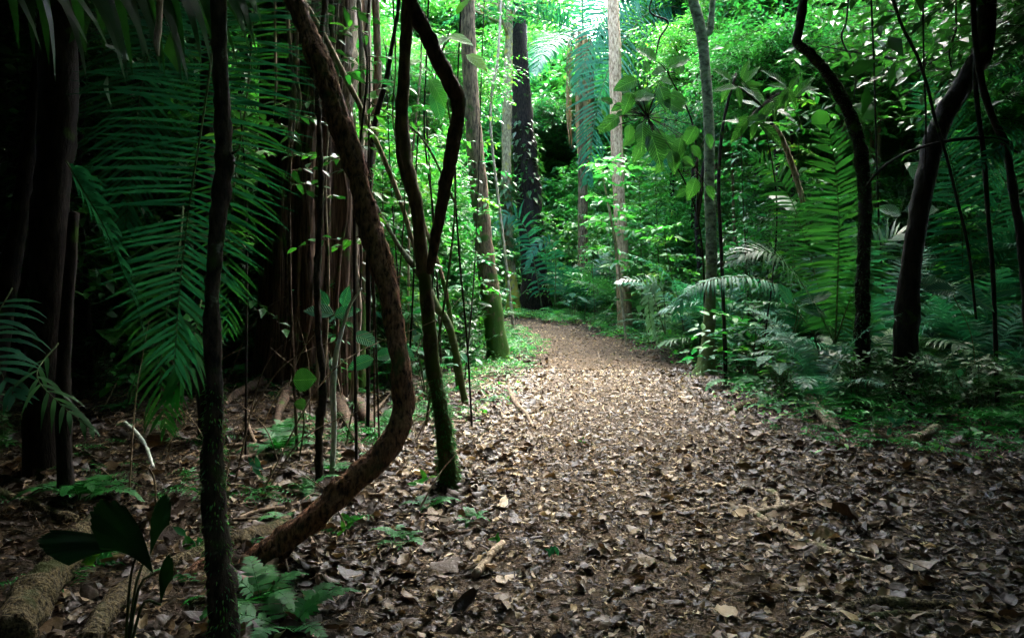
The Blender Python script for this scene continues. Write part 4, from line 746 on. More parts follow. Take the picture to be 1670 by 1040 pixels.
SEEN = "- c11 c10 d10 d1 d2 d11 e0 g1 g0 - k0 d6 c5 b2 b1 b0 c8 k1 j0 e2 c0 d7 - i0 - c1 - c9 c7 - - e1 c6 d12 d3 d8 - d9 d4 c4 d0 - c3 c2 d5 - b11 c1 c5 d0 b3 c10 b9 c7 c6 b0 c3 b1 c11 - c8 c0 e2 e0 c4 c2 c9 b2 b8 b5 e3 b4 b10 e4 d3 b6 d1 d2 b7 e1 d8 c1 e2 d1 d7 d5 f0 d0 c0 - d4 e1 d3 - d6 d2 e0 - - - - - f0 - - - i0 - - - - d0 - j0 f0 - - - - - f0 i0 l0 - g0 - - - i1 - - - - - - - - - - - - - - - - - - - - - - - - - - - - - - d1 - b0 - - - - j1 - - - - j6 - - j5 j4 i3 - j4 i1 - e2 - - - - - h1 - - j1 - i0 - - - - - g0 i0 - - i2 - i1 - - - - - - e1 d2 h0 - - - - - - - - - c0 - - - - - - - - - - - - - - - - d0 - - e0 f0 - g0 - - h0 - - i0 - - j0 j0 - - - - - - - - - - - - - - - - - - - - - - - - - - - - - - - - - - - - - - - - - - - - - - - - - - - - - - - - - - h2 i0 h0 f2 j0 k0 d0 c1 f0 c0 f1 h1 h3 j2 j3 i1 j1 - - - l0 e0 l3 - l1 - l0 - l2 - - - - - - - - - - - - - j0 l0 b1 a0 b3 b2 b0 l1 - - - - - - - - - - - e1 - - - - - - - - - - - - - - - - - - - - - - - - - - - - - - - - - - - - h0 k0 i4 - - - i2 j0 - - - - - b1 - - f0 - - b1 i3 - - - - - - - - - - - j0 - - i1 - - - - - - - - - f1 - - - j2 - - - l1 - - - f0 - - l0 - - - - b0 - - k0 - - i0 - - - f1 j2 - - - b0 - j1 - b0 - - - e0 - - - - - b0 - j0 - - h0 e0 l0 - - g0 - - - - i1 - - - l0 - - - - - - - - - - j1 h1 d0 j0 - - g1 - - - j1 h0 - j2 i0 - - f0 - - - e1 - - - - - - c0 h2 i0 - h1 e1 i0 - g0 - h3 - - - - - e0 - - j1 i2 - - - - - - - - - j3 - - l0 - - - - - b1 - - - - d0 - - - - - h0 - - j4 j0 l0 - - f0 - - - j3 - - - - - - - - - - - - j3 - - h4 - - - - - j5 - - - - i0 - - f0 j1 - - - - - - - - - - - - - - - - - - - - - - - - - - - - f0 f0 - h0 - - h0 - - - - - - - - - - - - - - - - - - - - - - - - - - - - - - - - - - - - - j0 i2 i0 g0 h1 - - - - f0 - - - - - f2 - - - - - - - - - - - - j0 - - e0 - - - - - - - - i0 - - - - - - b0 - - - - - - - - - - - - - - j0 - - - - j1 - k0 - l1 - - - - - l0 - - - - - - - - - - - - - - - - - - - - - e0 - b0 - f0 - h0 - - - - - - - - - - - - - - - - - - - - - - - j1 - - - - - - b0 - - - - - - - - - - - i0 - - - - - l0 - - - - - - - h0 - - - - - - - - - - - - f0 - - - - - - d0 - - j0 - - - - f1 - - i1 - - - - - - - - k0 - - j1 - i0 - - l1 - l1 k1 - - - l0 i0 - j0 - - l0 - i2 k1 - - - - - - - - - - b0 - b0 - - c0 k0 j3 k2 l2 l0 - - j5 j2 i4 k1 l0 - l3 k3 l1 j0 j2 j3 j0 f0 - - d0 e0 c0 d0 b1 b0 - k0 h0 - - - - c2 - - - - - - - i0 - - - - - e0 - - - f1 - - j0 - - - i1 - - - h0 c1 j0 - l0 - - - - - - f0 - h1 g0 - - - - h0 i1 h1 - - - - - - i0 - e0 - - - j1 j2 - - - - - - - - c0 i0 - h0 - - - - - - j0 - - - - - - - - - - - b0 - - - - - l0 - - - - - j1 f0 j7 - a0 - - l3 - - - - - - - - b1 - - - - - - - - - j2 - c1 b3 - - i0 - - - c2 - - - j4 - - - l1 j6 - - j0 - - - l6 l4 - - - - l2 - l5 - - - - - - - j3 i1 j5 - - - - - - l0 - - b0 c5 c3 c0 b2 c4 - b0 - b1 a0 b0 b0 d0 - l0 j1 j3 - l3 - - - l2 j0 - - - l1 l4 - j2 - - - - - - - - j1 l0 l1 l2 j0 - k0 - j0 l0 l2 j1 l1 b1 k0 - - b3 l0 k1 b0 c0 - - - - - - - b2 - - - - - - - - d0 - - e0 f0 - i0 - - - - - - - - - - - - - - - - - - - - - - - - - - - - - -"          # per plant: zone letter and its number from the left among its kind there ('-' = out of sight)
def ordinal_labels():
    tok = SEEN.split(); cnt = {}
    if len(tok) != len(DEFER): return
    for (o, kind), t in zip(DEFER, tok):
        if t != '-': cnt[(kind, t[0])] = cnt.get((kind, t[0]), 0)+1
    for (o, kind), t in zip(DEFER, tok):
        if t == '-': o['label'] = '%s hidden behind the nearer plants' % kind; continue
        w = zone(ord(t[0])-97); k = int(t[1:])
        if cnt[(kind, t[0])] == 1: o['label'] = 'the one %s %s' % (kind, w)
        else: o['label'] = '%s %s %s' % (kind, (ORD[k]+(' from left' if k else '')) if k < 20 else '%dth from left' % (k+1), w)
_r = random.Random(12)
for _ in range(22):
    a = _r.uniform(370, 700); b = _r.uniform(630, 900); an = _r.uniform(-.5, .5); l_ = _r.uniform(40, 150); sticks.append((a, b, a+math.cos(an)*l_, max(b+math.sin(an)*l_*.6, 625)))
for k, (a, b, c, d) in enumerate(sticks):
    w = 3+2.5*(k % 3); e = random.uniform(-6, 6)
    o = lying('stick', 'stick', 'stick', [(a, b, w), ((a*2+c)/3, (b*2+d)/3+e, w*1.1), ((a+2*c)/3, (b+2*d)/3-e*.6, w), (c, d, w*.5)], 'twig' if k % 3 else 'wood', .015, 24, 6, .2, 'dead sticks lying on the leaf litter')
    defer(o, 'dead fallen stick')
g = G(); rg = np.random.default_rng(17)           # fine twigs nobody could count
for _ in range(1100):
    y = rg.uniform(9, 196)**.5; x = rg.uniform(-.75, .7)*y; a = rg.uniform(0, 6.28); L = rg.uniform(.08, .5)*(1 if path_d(x, y)[0] > 1.1 else .45); zz = rg.uniform(.015, .05)
    e = np.array((x+math.cos(a)*L, y+math.sin(a)*L)); m = np.array(((x+e[0])/2+rg.normal(0, L*.08), (y+e[1])/2+rg.normal(0, L*.08)))
    rr = rg.uniform(.0015, .005)
    tube(g, [(x, y, h1(x, y)+zz), (*m, h1(*m)+zz+.015), (*e, h1(*e)+rg.uniform(.01, .08))], [rr, rr*.8, rr*.5], 5, 4, r=.5)
o = g.obj('fine_twigs', M['twig']); o['kind'] = 'stuff'
# tangle of twigs and thin stems in the left understory
for k in range(34):
    px = random.uniform(150, 700); Y = random.uniform(4.4, 8.8); x = (px-835)/F*Y; z = h1(x, Y); a = random.uniform(-.8, .8); L = random.uniform(.4, 1.9)
    g = G(); tube(g, [(x, Y, z-.02), (x+a*L*.4, Y+.05, z+L*.45), (x+a*L, Y+random.uniform(-.2, .2), z+L*random.uniform(.6, .9))], [.007, .005, .002], 14, 5, .2, 20)
    o = tag(g.obj('dead_stem', M['wood' if k % 2 else 'twig'], origin=(x, Y, z)), 'x', 'stem', 'bare dead stems sticking up from the ground'); defer(o, 'bare upright dead stem')
# slim understory poles crowding the left side
for k in range(17):
    px = _r.uniform(385, 790); Y = _r.uniform(5.8, 12); lean = _r.uniform(-50, 50); w = _r.uniform(3, 7.5)*6/Y; top = _r.choice([-40, -40, 60, 180]); pts = [(px, 620, w), (px+lean*.3+_r.uniform(-8, 8), 470, w), (px+lean*.6+_r.uniform(-12, 12), 300, w*.9), (px+lean+_r.uniform(-8, 8), 130, w*.8), (px+lean*1.3, top, w*.55)]
    if top > 100: pts = pts[:3]+[(px+lean, top, w*.5)]
    t_ = vine('sapling', 'x', 'sapling', pts, Y, ('black', 'dbrown', 'lich', 'wood')[k % 4], ground=True, group='slim poles of the left understory'); defer(t_, 'slim bare understory pole')
    gl, gb = G(), G(); rg = np.random.default_rng(300+k); pp, _ = pxpts(pts, Y); pp = catmull(pp, 30)[rg.integers(12, 30, 7)]; a = rg.uniform(0, 6.28, 7)
    twigs(gl, gb, pp, np.column_stack([np.cos(a), np.sin(a), rg.uniform(-.1, .5, 7)]), rg.uniform(.25, .5), 7, .12, L_HI, .3, rng=rg)
    for g_, n_, m_ in ((gl, 'foliage', ('mid', 'dark')[k % 2]), (gb, 'branches', 'twig')): link(n_, g_.mesh(n_, M[m_], True, t_.location), t_)
# big single fallen leaves
FL = [(740, 930, .24, 'large curled pale dead leaf lying left of the path in the foreground'), (820, 985, .22, 'reddish curled dead leaf at the bottom, left of the path'), (1350, 835, .2, 'light-brown dead leaf right of the snaking root'), (1500, 930, .2, 'pale grey-green dead leaf above the gnarled roots'), (820, 830, .17, 'whitish dead leaf right of the mossy foot'), (1260, 965, .15, 'grey pointed dead leaf in the foreground right of the path'), (960, 935, .13, 'yellow dead leaf low in the middle of the path'), (990, 1030, .12, 'yellow-green dead leaf cut by the bottom edge'), (1180, 1010, .12, 'broad pale green dead leaf at the bottom of the path'), (1500, 740, .16, 'grey dead leaf right of the stubby bark piece')]
for k, (x, y, s, l) in enumerate(FL):
    Y = groundY(x, y); p = P(x, y, Y); g = G(); a = k*1.9
    scatter(g, CURLS[k % 6], np.array([[p[0], Y, h1(p[0], Y)+.045]]), np.array([[math.cos(a), math.sin(a), .15]]), np.array([[.1, -.2, 1.]]), s, [.5+.2*(k % 3)*.5 if k != 1 else .35]); tag(g.obj('fallen_leaf', M['litter'], origin=(p[0], Y, h1(p[0], Y))), l, 'leaf')

# ------------------------------------------------------------------ ground cover (stuff)
g = G(); rg = np.random.default_rng(23)
def cover(n, x0, x1, y0, y1, fn, size, h=.12, nf=(3, 6)):
    x = rg.uniform(x0, x1, n); y = rg.uniform(y0, y1, n); k = rg.random(n) < fn(x, y); x, y = x[k], y[k]; z = H(x, y)
    st, dd = [], []
    for a, b, c in zip(x, y, z):
        for _ in range(rg.integers(*nf)):
            an = rg.uniform(0, 6.28); st.append((a+rg.normal(0, .03), b+rg.normal(0, .03), c+rg.uniform(.02, h))); dd.append((math.cos(an), math.sin(an), rg.uniform(.1, .7)))
    st = np.array(st); dd = np.array(dd)
    twigs(g, None, st, dd, size*rg.uniform(2.2, 4.2, len(st)), 10, size, L_NAR, droop=.35, spread=1.3, jit=.12, rng=rg)
fr = lambda x, y: sst(1.35, 2.3, path_d(x, y)+.5*vnoise(np.column_stack([x*.9, y*.9, 0*x]), 4))*np.where(vnoise(np.column_stack([x*1.3, y*1.3, 0*x]), 8) > -.25, 1., .15)
patch = lambda x, y: np.where(vnoise(np.column_stack([x*1.1, y*1.1, 0*x]), 31) > .02, 1., .04)
cover(1100, 1.6, 9, 6.3, 16, lambda x, y: fr(x, y)*sst(6.2, 8.6, y+.35*x)*patch(x, y), .06, .12)
cover(700, 1.8, 9.5, 6.8, 16, lambda x, y: fr(x, y)*sst(6.4, 9, y+.35*x)*patch(y, x), .12, .26)
cover(40, -4.6, -.6, 4.2, 9, lambda x, y: patch(x, y)*.8, .07, .15)
cover(900, -2.0, .6, 7, 16, lambda x, y: fr(x, y)*.5*sst(-2, -.9, x), .06, .1)
cover(260, -3.4, -.2, 3.6, 7.5, lambda x, y: .35*fr(x, y), .05, .08, (2, 4))
o = g.obj('ground_cover', M['fern']); o['kind'] = 'stuff'
g = G(); cover(2600, -14, 14, 15, 32, lambda x, y: sst(.9, 1.5, path_d(x, y)), .12, .3); 
o = g.obj('ground_cover', M['mid']); o['kind'] = 'stuff'
g = G()                                        # broad small leaves at the path edges
def edge_leaves(n, x0, x1, y0, y1, s, lo, hi):
    x = rg.uniform(x0, x1, n); y = rg.uniform(y0, y1, n); d = path_d(x, y); k = (d > lo) & (d < hi) & (vnoise(np.column_stack([x*2, y*2, 0*x]), 14) > -.1); x, y = x[k], y[k]; n = len(x)
    a = rg.uniform(0, 6.28, n); scatter(g, L_HI, np.column_stack([x, y, H(x, y)+rg.uniform(.04, .22, n)]), np.column_stack([np.cos(a), np.sin(a), rg.normal(0, .3, n)]), np.column_stack([rg.normal(0, .35, n), rg.normal(-.2, .35, n), np.ones(n)]), s*rg.uniform(.5, 1.3, n))
edge_leaves(7000, -2.5, 6, 8, 20, .075, 1.2, 2.6); edge_leaves(1800, 2, 9, 6, 14, .085, 1.6, 7); edge_leaves(9000, -6, 8, 17, 28, .12, 1.15, 4)
o = g.obj('ground_cover', M['mid']); o['kind'] = 'stuff'

# ------------------------------------------------------------------ background vegetation: shared meshes, copied
def variant(parts): return parts
def tree_variant(seed, hgt, rad, reach, bark, leaf, nlimb=10, nt=55, size=.2, tl=1.1, low=.35):
    rg = np.random.default_rng(seed); top = np.array((rg.normal(0, .5), rg.normal(0, .5), hgt)); g = G()
    mid = top*.5+rg.normal(0, .25, 3)*np.array((1, 1, 0)); tube(g, [(0, 0, -.2), mid*.5+rg.normal(0, .1, 3)*np.array((1, 1, 0)), mid, top], [rad*1.25, rad, rad*.85, rad*.45], 40, 10, .1, 4, seed, flare=.3)
    gb, gl = G(), G(); limbs(gb, gl, top, nlimb, reach, reach*.5, rad*.35, L_LO, size, nt, 10, tl, seed, base=top*low)
    return [('trunk', g.mesh('trunk', M[bark])), ('branches', gb.mesh('branches', M[bark])), ('crown', gl.mesh('crown', M[leaf]))]
def sapling_variant(seed, hgt, leaf, nb=22, size=.16, tl=.6, tpl=L_HI, nl=9, stem='twigg'):
    rg = np.random.default_rng(seed); g = G(); lean = rg.normal(0, .25, 2); pts = np.array([(0, 0, -.1), (lean[0]*.3, lean[1]*.3, hgt*.35), (lean[0]*.8, lean[1]*.5, hgt*.7), (lean[0], lean[1], hgt)])
    tube(g, pts, [.02, .016, .01, .004], 24, 6, .1, 9, seed); c = catmull(pts, 60); gb, gl = G(), G()
    i = rg.integers(14, 60, nb); a = rg.uniform(0, 6.28, nb); d = np.column_stack([np.cos(a), np.sin(a), rg.uniform(-.1, .6, nb)])
    twigs(gl, gb, c[i], d, tl*rg.uniform(.6, 1.3, nb)*(1.25-.5*i/60), nl, size, tpl, .3, rng=rg)
    i2 = rg.integers(10, 50, nb//2); 
    return [('stem', g.mesh('stem', M[stem])), ('branches', gb.mesh('branches', M[stem])), ('foliage', gl.mesh('foliage', M[leaf]))]
def shrub_variant(seed, leaf, nb=46, r=.9, size=.13, tpl=L_HI, nl=9):
    rg = np.random.default_rng(seed); gb, gl = G(), G(); a = rg.uniform(0, 6.28, nb); s0 = np.column_stack([rg.normal(0, .18, nb), rg.normal(0, .18, nb), rg.uniform(.05, .9, nb)])
    d = np.column_stack([np.cos(a), np.sin(a), rg.uniform(.1, 1.4, nb)]); twigs(gl, gb, s0, d, r*rg.uniform(.5, 1.1, nb), nl, size, tpl, .35, rng=rg)
    g = G()
    for k in range(6): tube(g, [(0, 0, -.05), (rg.normal(0, .08), rg.normal(0, .08), .4), (rg.normal(0, .2), rg.normal(0, .2), .9)], [.012, .01, .005], 8, 5)
    return [('stem', g.mesh('stem', M['twigg'])), ('branches', gb.mesh('branches', M['twigg'])), ('foliage', gl.mesh('foliage', M[leaf]))]
def thicket_variant(seed, leaf, Rr=2.3, hgt=6.5, nb=1500, size=.25):
    rg = np.random.default_rng(seed); gb, gl = G(), G(); c = rg.normal(0, 1, (14, 3))*np.array((Rr*.45, Rr*.45, hgt*.24))+np.array((0, 0, hgt*.5)); c[:, 2] = np.clip(c[:, 2], .4, hgt)
    for q in c: tube(gb, [(q[0]*.1, q[1]*.1, -.2), q*np.array((.4, .4, .6)), q], [.05, .035, .012], 8, 5)
    s0 = c[rg.integers(0, 14, nb)]+rg.normal(0, 1, (nb, 3))*np.array((.75, .75, .85)); s0[:, 2] = np.abs(s0[:, 2])
    d = rg.normal(0, 1, (nb, 3)); d[:, 2] = d[:, 2]*.5+.15; twigs(gl, gb, s0, d, rg.uniform(.5, 1.1, nb), 9, size, L_LO, .3, rng=rg)
    return [('stem', gb.mesh('stem', M['black'])), ('foliage', gl.mesh('foliage', M[leaf]))]
def palm_variant(seed, mat, nf=9, L=2.2, n=36, ll=.42):
    rg = np.random.default_rng(seed); out = []
    for k in range(nf):
        a = 2.4*k+rg.uniform(-.2, .2); e = rg.uniform(.5, 1.35); g = G(); pts = arc_pts((0, 0, -.05), a, e, L*rg.uniform(.75, 1.1), .38+.1*rg.random())
        frond(g, pts, (-.8*math.cos(a)*math.sin(e), -.8*math.sin(a)*math.sin(e), 1), n=n, ll=ll*rg.uniform(.85, 1.15), lw=.034, seed=seed+k, st=3, droop=.4, V=14, rr=.012, t0=.22)
        out.append(('frond', g.mesh('frond', M[mat])))
    return out
def herb_variant(seed, mat, nl=9, L=.55, h=.9):
    rg = np.random.default_rng(seed); gs, gl = G(), G()
    for k in range(nl):
        a = 2.4*k; o = np.array((math.cos(a)*.25, math.sin(a)*.25, h*rg.uniform(.5, 1.2))); tube(gs, [(0, 0, -.03), o*.5+np.array((0, 0, .1)), o], [.01, .008, .005], 8, 5)
        scatter(gl, L_BIG, o[None], np.array([[math.cos(a), math.sin(a), rg.uniform(-.2, .6)]]), np.array([[0, 0, 1.]]), L*rg.uniform(.7, 1.2), [rg.random()], wid=np.array([rg.uniform(.6, 1)]))
    return [('leaf_stalks', gs.mesh('leaf_stalks', M['twigg'])), ('leaves', gl.mesh('leaves', M[mat]))]
TREES = [tree_variant(101, 10, .16, 3.2, 'brown', 'mid'), tree_variant(102, 12, .2, 3.6, 'black', 'mid', 12), tree_variant(103, 8.5, .1, 2.6, 'mossy', 'bright', 9, 50, .18), tree_variant(104, 11, .14, 3.0, 'pale', 'mid', 10), tree_variant(105, 7, .07, 2.2, 'brown', 'bright', 9, 40, .17, .9),
  tree_variant(106, 8.5, .09, 2.6, 'brown', 'mid', 20, 60, .2, 1.1, .95), tree_variant(107, 10, .11, 2.8, 'black', 'bright', 20, 60, .2, 1.1, .95),
  tree_variant(108, 9, .2, 4.6, 'black', 'dark', 18, 110, .26, 1.3, .36), tree_variant(109, 13, .25, 5.2, 'black', 'mid', 26, 110, .36, 1.6, .97)]
SAPS = [sapling_variant(201, 3.2, 'mid', 44), sapling_variant(202, 2.6, 'bright', 34, .17), sapling_variant(203, 3.8, 'mid', 52, .14), sapling_variant(204, 4.4, 'bright', 60, .15, .8), sapling_variant(205, 2.2, 'mid', 26, .22, .5)]
SHR = [shrub_variant(301, 'mid'), shrub_variant(302, 'bright', 40, .8, .11), shrub_variant(303, 'mid', 36, 1., .17), shrub_variant(304, 'dark', 44, .9, .14)]
THK = [thicket_variant(601, 'mid', size=.3), thicket_variant(602, 'bright', size=.3), thicket_variant(603, 'mid', 2.8, 8.5, 2000, .27), thicket_variant(604, 'dark', 2.3, 6, 1500, .2)]
PAL = [palm_variant(401, 'palm'), palm_variant(421, 'teal', 8, 2.6, 38, .5), palm_variant(441, 'palm', 10, 1.9, 32, .38)]
HRB = [herb_variant(501, 'mid'), herb_variant(502, 'bright', 8, .45, .7), herb_variant(503, 'teal', 7, .6, 1.)]
def place(name, cat, parts, x, y, rz, sc, group, kind):
    if name != 'tree' and 9 < y < 27.8 and -.75 < x-.0264*y < .65: return      # keeps the trunks at the bend in view
    if name == 'tree' and 31 < y < 36 and 1.5 < x < 5: return                     # the gap where the sky shows
    if name in ('sapling', 'shrub', 'broadleaf_plant') and -3.3 < x < -.95 and 0 < y < 8.3: return
    t = thing(name, '', cat, (x, y, h1(x, y)), rz, group, sc)
    for n_, me in parts:
        o = bpy.data.objects.new(n_, me); o.parent = t; COL.objects.link(o)
    defer(t, kind)
    return t
OCC = [(p_[0], p_[1], .5) for p_ in (pG[0], pE[0], pJ[0], pL[0], pK[0], base, pB[0])]
rr_ = random.Random(99)
def blocks(x, y, w=.55):
    for px, Y in ((815, 14.2), (1150, 12.6), (868, 26.5), (836, 25)):
        if y < Y+.4 and abs(x-(px-835)/F*y) < (w+.35 if px == 815 and y > 7 else w): return True
    return False
def spots(n, x0, x1, y0, y1, sep, pmin, cond=None):
    out = []; tries = 0
    while len(out) < n and tries < n*60:
        tries += 1; y = rr_.uniform(y0, y1); x = rr_.uniform(x0, x1)*(y/y1 if x0 < -12 else 1)
        if path_d(x, y)[0] < pmin or (cond and not cond(x, y)): continue
        if blocks(x, y, .5+.6*(sep > 1.2)): continue
        if any((x-a)**2+(y-b)**2 < sep*sep for a, b in out) or any((x-a)**2+(y-b)**2 < (c)**2 for a, b, c in OCC): continue
        out.append((x, y))
    return out
gapfree = lambda x, y: not (abs(x-.5-(y-14)*.02) < 2.6 and y < 42)
TN = ['grey-brown background tree', 'dark background tree', 'mossy leafy tree', 'pale-barked tree', 'slender leafy tree', 'low-branched tree', 'tall low-branched tree']
for k, (x, y) in enumerate(spots(40, -30, 32, 13, 46, 2.6, 2.4, lambda x, y: abs(x-.5) > 9.5 or y > 33)):
    v = rr_.randrange(5); place('tree', 'tree', TREES[v], x, y, rr_.uniform(0, 6.28), rr_.uniform(.8, 1.2), 'trees of the forest behind', TN[v])
for k, (x, y) in enumerate([(-7, 2), (-9, 5.5), (-10, 9), (-9, -2.5), (8, 3), (9.5, 6), (11, 9), (9, -2.5), (-4, -9), (0, -10), (4, -9), (-12, 1), (12.5, 2), (7.5, -5.5), (-7.5, -6), (13, 13), (-12.5, 14)]):
    place('tree', 'tree', TREES[5+k % 2], x, y, k, .85, 'bushy trees added around the camera to block side light', 'added broad bushy tree')  # added, mostly out of view, to stop light coming in from the sides
SN = ['tall leafy sapling', 'light green sapling', 'fine-leaved sapling', 'tall bright sapling', 'large-leaved sapling']
for k, (x, y) in enumerate(spots(72, -26, 28, 17, 42, 1.9, 2.2, lambda x, y: not (abs(x-.6) < 2.0 and y < 33) and not (abs(x-.6) < 5 and y < 22))):
    v = 5+k % 2; place('tree', 'tree', TREES[v], x, y, rr_.uniform(0, 6.28), rr_.uniform(.7, 1.15), 'bushy trees leafy to the ground', TN[v])
for k in range(44):                                # thicket closing the forest floor view
    x = -31+k*1.45+rr_.uniform(-.5, .5); y = 36+(k % 3)*3.5
    place('thicket', 'bush', THK[k % 3], x, y, k*1.3, rr_.uniform(.85, 1.25), 'dense bushes at the back of the view', ['dense far bush', 'light far bush', 'tall far bush'][k % 3])
for k in range(46):
    a = R(-205)+R(230)*k/45; d = 12.5+2.6*(k % 2); x = math.cos(a)*d*(1.08 if math.sin(a) < 0 else 1.15); y = math.sin(a)*d+2
    if abs(x) < .9 and y < 0: x += 1.5
    place('thicket', 'bush', THK[k % 3], x, y, k*1.3, 1.0, 'dense bushes added around the viewpoint to block light', 'dense bush')  # ring of bushes added to keep side light off the near ground
for k, (x, y, v, q) in enumerate([(3.6, 30, 1, .8), (6.4, 28, 1, .85), (1.2, 31.5, 1, .55), (-1.2, 30, 0, .6), (9.4, 26, 1, .9), (9.0, 19.0, 0, .7), (-2.3, 11.6, 0, .5), (-3.7, 12.3, 1, .6), (-1.9, 13.8, 0, .5), (-4.2, 14.6, 1, .7), (-2.9, 18.2, 1, .5), (2.3, 36.0, 1, 1.5), (4.6, 37.5, 1, 1.35), (11.4, 23.5, 1, .9), (7.4, 17.2, 0, .5), (5.2, 22.5, 1, .55), (7.5, 19.5, 0, .55), (-6.5, 22, 1, .7), (-5.4, 17.5, 1, .6), (-9, 24, 1, .9), (12, 22, 0, .9), (-3.6, 29.5, 1, .8)]):
    place('thicket', 'bush', THK[v], x, y, k*1.9, q, 'bright bushes around the path bend', 'bright leafy bush')
for k in range(20):
    sd = -1 if k % 2 else 1; y = 13+k*1.15; x = sd*(9.5+.62*max(y-12, 0)+rr_.uniform(0, 1.5))
    place('thicket', 'bush', THK[k % 3], x, y, k*2.3, rr_.uniform(.8, 1.1), 'dense bushes along both sides', 'thick bush')
for k, (x, y, q) in enumerate([(5.6, 13.4, .55), (7.4, 14.6, .75), (-6.4, 9.6, 1.), (-8.4, 8.4, 1.), (-4.9, 12.2, .9), (-7.4, 12.6, 1.), (-9.6, 11, 1.), (11.2, 12.4, .8)]):
    place('thicket', 'bush', THK[3], x, y, k*1.3, q, 'dark bushes in the shade', 'dark bush')
for k in range(46):                                # forest wall on all sides
    a = k/46*2*math.pi; d = 43+5*(k % 3)
    if math.sin(a) < .35: d *= .62
    if math.sin(a) < -.2: d *= .6
    x = math.cos(a)*d; y = math.sin(a)*d
    if path_d(x, y)[0] < 1.5: x += 3
    if y > 30 and abs(x-2.5) < 4: continue
    place('tree', 'tree', TREES[8], x, y, k, rr_.uniform(.8, 1.1) if y > 0 else .9, 'distant trees closing the view', 'distant tall tree')
for k, (x, y) in enumerate(spots(250, -20, 22, 8.5, 32, .8, 1.7, lambda x, y: not (x > 1 and y < 11.5) and not (abs(x+2.4) < 1.6 and y < 10.3) and not (x > -2.4 and x < 1 and y < 9.5))):
    v = rr_.randrange(5); place('sapling', 'sapling', SAPS[v], x, y, rr_.uniform(0, 6.28), rr_.uniform(.7, 1.2), 'saplings of the understory', SN[v])
for k in range(60):
    x = -28+k*.98+rr_.uniform(-.4, .4); y = 33+(k % 3)*4+rr_.uniform(-1, 1)
    place('sapling', 'sapling', SAPS[k % 5], x, y, k, 1.7, 'saplings of the far thicket', 'far '+SN[k % 5])
HN = ['leafy green shrub', 'light green shrub', 'wide-leaved shrub', 'dark shrub']
for k, (x, y) in enumerate(spots(210, -20, 22, 10.5, 34, .7, 1.55, lambda x, y: not (x < 0 and y < 12 and x > -1.5))):
    v = rr_.randrange(4); place('shrub', 'shrub', SHR[v], x, y, rr_.uniform(0, 6.28), rr_.uniform(.6, 1.3), 'shrubs of the understory', HN[v])
for k, (x, y) in enumerate(spots(34, 1.8, 12, 8.6, 19, .75, 1.75, lambda x, y: y > 8.6+.25*x)+spots(12, -9, -1, 10, 18, .9, 1.6)):
    v = (0, 1, 2, 2)[k % 4]; place('understory_palm', 'palm', PAL[v], x, y, rr_.uniform(0, 6.28), rr_.uniform(.55, 1.15), 'feather palms of the understory', ['green feather palm', 'bluish feather palm', 'small feather palm'][v])
for k, (x, y) in enumerate(spots(20, 3.2, 14, 13, 22, 1.4, 2.4)+spots(9, -8, -2, 11, 20, 1.3, 2.0)):
    place('tree', 'tree', TREES[5+k % 2], x, y, rr_.uniform(0, 6.28), rr_.uniform(.45, .7), 'bushy trees leafy to the ground', ['low-branched tree', 'tall low-branched tree'][k % 2])
PN = ['green feather palm', 'bluish feather palm', 'small feather palm']
for k, (x, y) in enumerate(spots(60, -18, 20, 10.5, 30, 1.4, 2.3)):
    v = rr_.randrange(3); place('understory_palm', 'palm', PAL[v], x, y, rr_.uniform(0, 6.28), rr_.uniform(.8, 1.35), 'feather palms of the understory', PN[v])
EN = ['big-leaved herb', 'light big-leaved herb', 'bluish big-leaved herb']
for k, (x, y) in enumerate(spots(50, -14, 15, 8.5, 24, 1.0, 1.45, lambda x, y: not (x > 1 and y < 10))):
    v = rr_.randrange(3); place('broadleaf_plant', 'plant', HRB[v], x, y, rr_.uniform(0, 6.28), rr_.uniform(.6, 1.2), 'big-leaved herbs of the understory', EN[v])
for k, (x, y) in enumerate(spots(44, -8, 12, 7.5, 18, .7, 1.3)+spots(40, 1.9, 9, 6.6, 14, .4, 1.7, lambda x, y: y+.35*x > 7.6)+spots(16, -4, -.9, 4.4, 9, .5, 1.3)):
    if x < -.9 and y < 9 and k % 2: continue
    t = link('fern', FERNS[k % 4], None, (x, y, h1(x, y)), (0, 0, rr_.uniform(0, 6)), rr_.uniform(.5, 1.6) if y < 9.5 else rr_.uniform(.8, 2)); tag(t, '', 'fern', 'ferns of the forest floor'); defer(t, 'broad fern')
for nm, (x0, y0, x1, y1, z1) in (('unseen leaning tree added to shade the path from the right', (4.3, 4.6, 1.7, 5.0, 6.6)), ('unseen leaning tree added to shade the path from the left', (-3.7, 2.6, -1.3, 5.2, 6.3))):
    t = thing('tree', nm, 'tree', (x0, y0, h1(x0, y0))); pts = [(x0, y0, h1(x0, y0)-.1), (x0*.95+x1*.05, y0, 2.2), ((x0+x1)/2, (y0+y1)/2, 4.7), (x1, y1, z1)]  # unseen trees added so that their crowns darken the near path
    g = G(); tube(g, pts, [.15, .13, .11, .07], 60, 12, .1, 5, 3, flare=.2); g.obj('trunk', M['black'], t)
    gb, gl = G(), G(); limbs(gb, gl, pts[-1], 9, 3.0, .9, .05, L_LO, .2, 75, 10, 1., 88, droop=.2); gb.obj('branches', M['black'], t); gl.obj('crown', M['dark'], t)
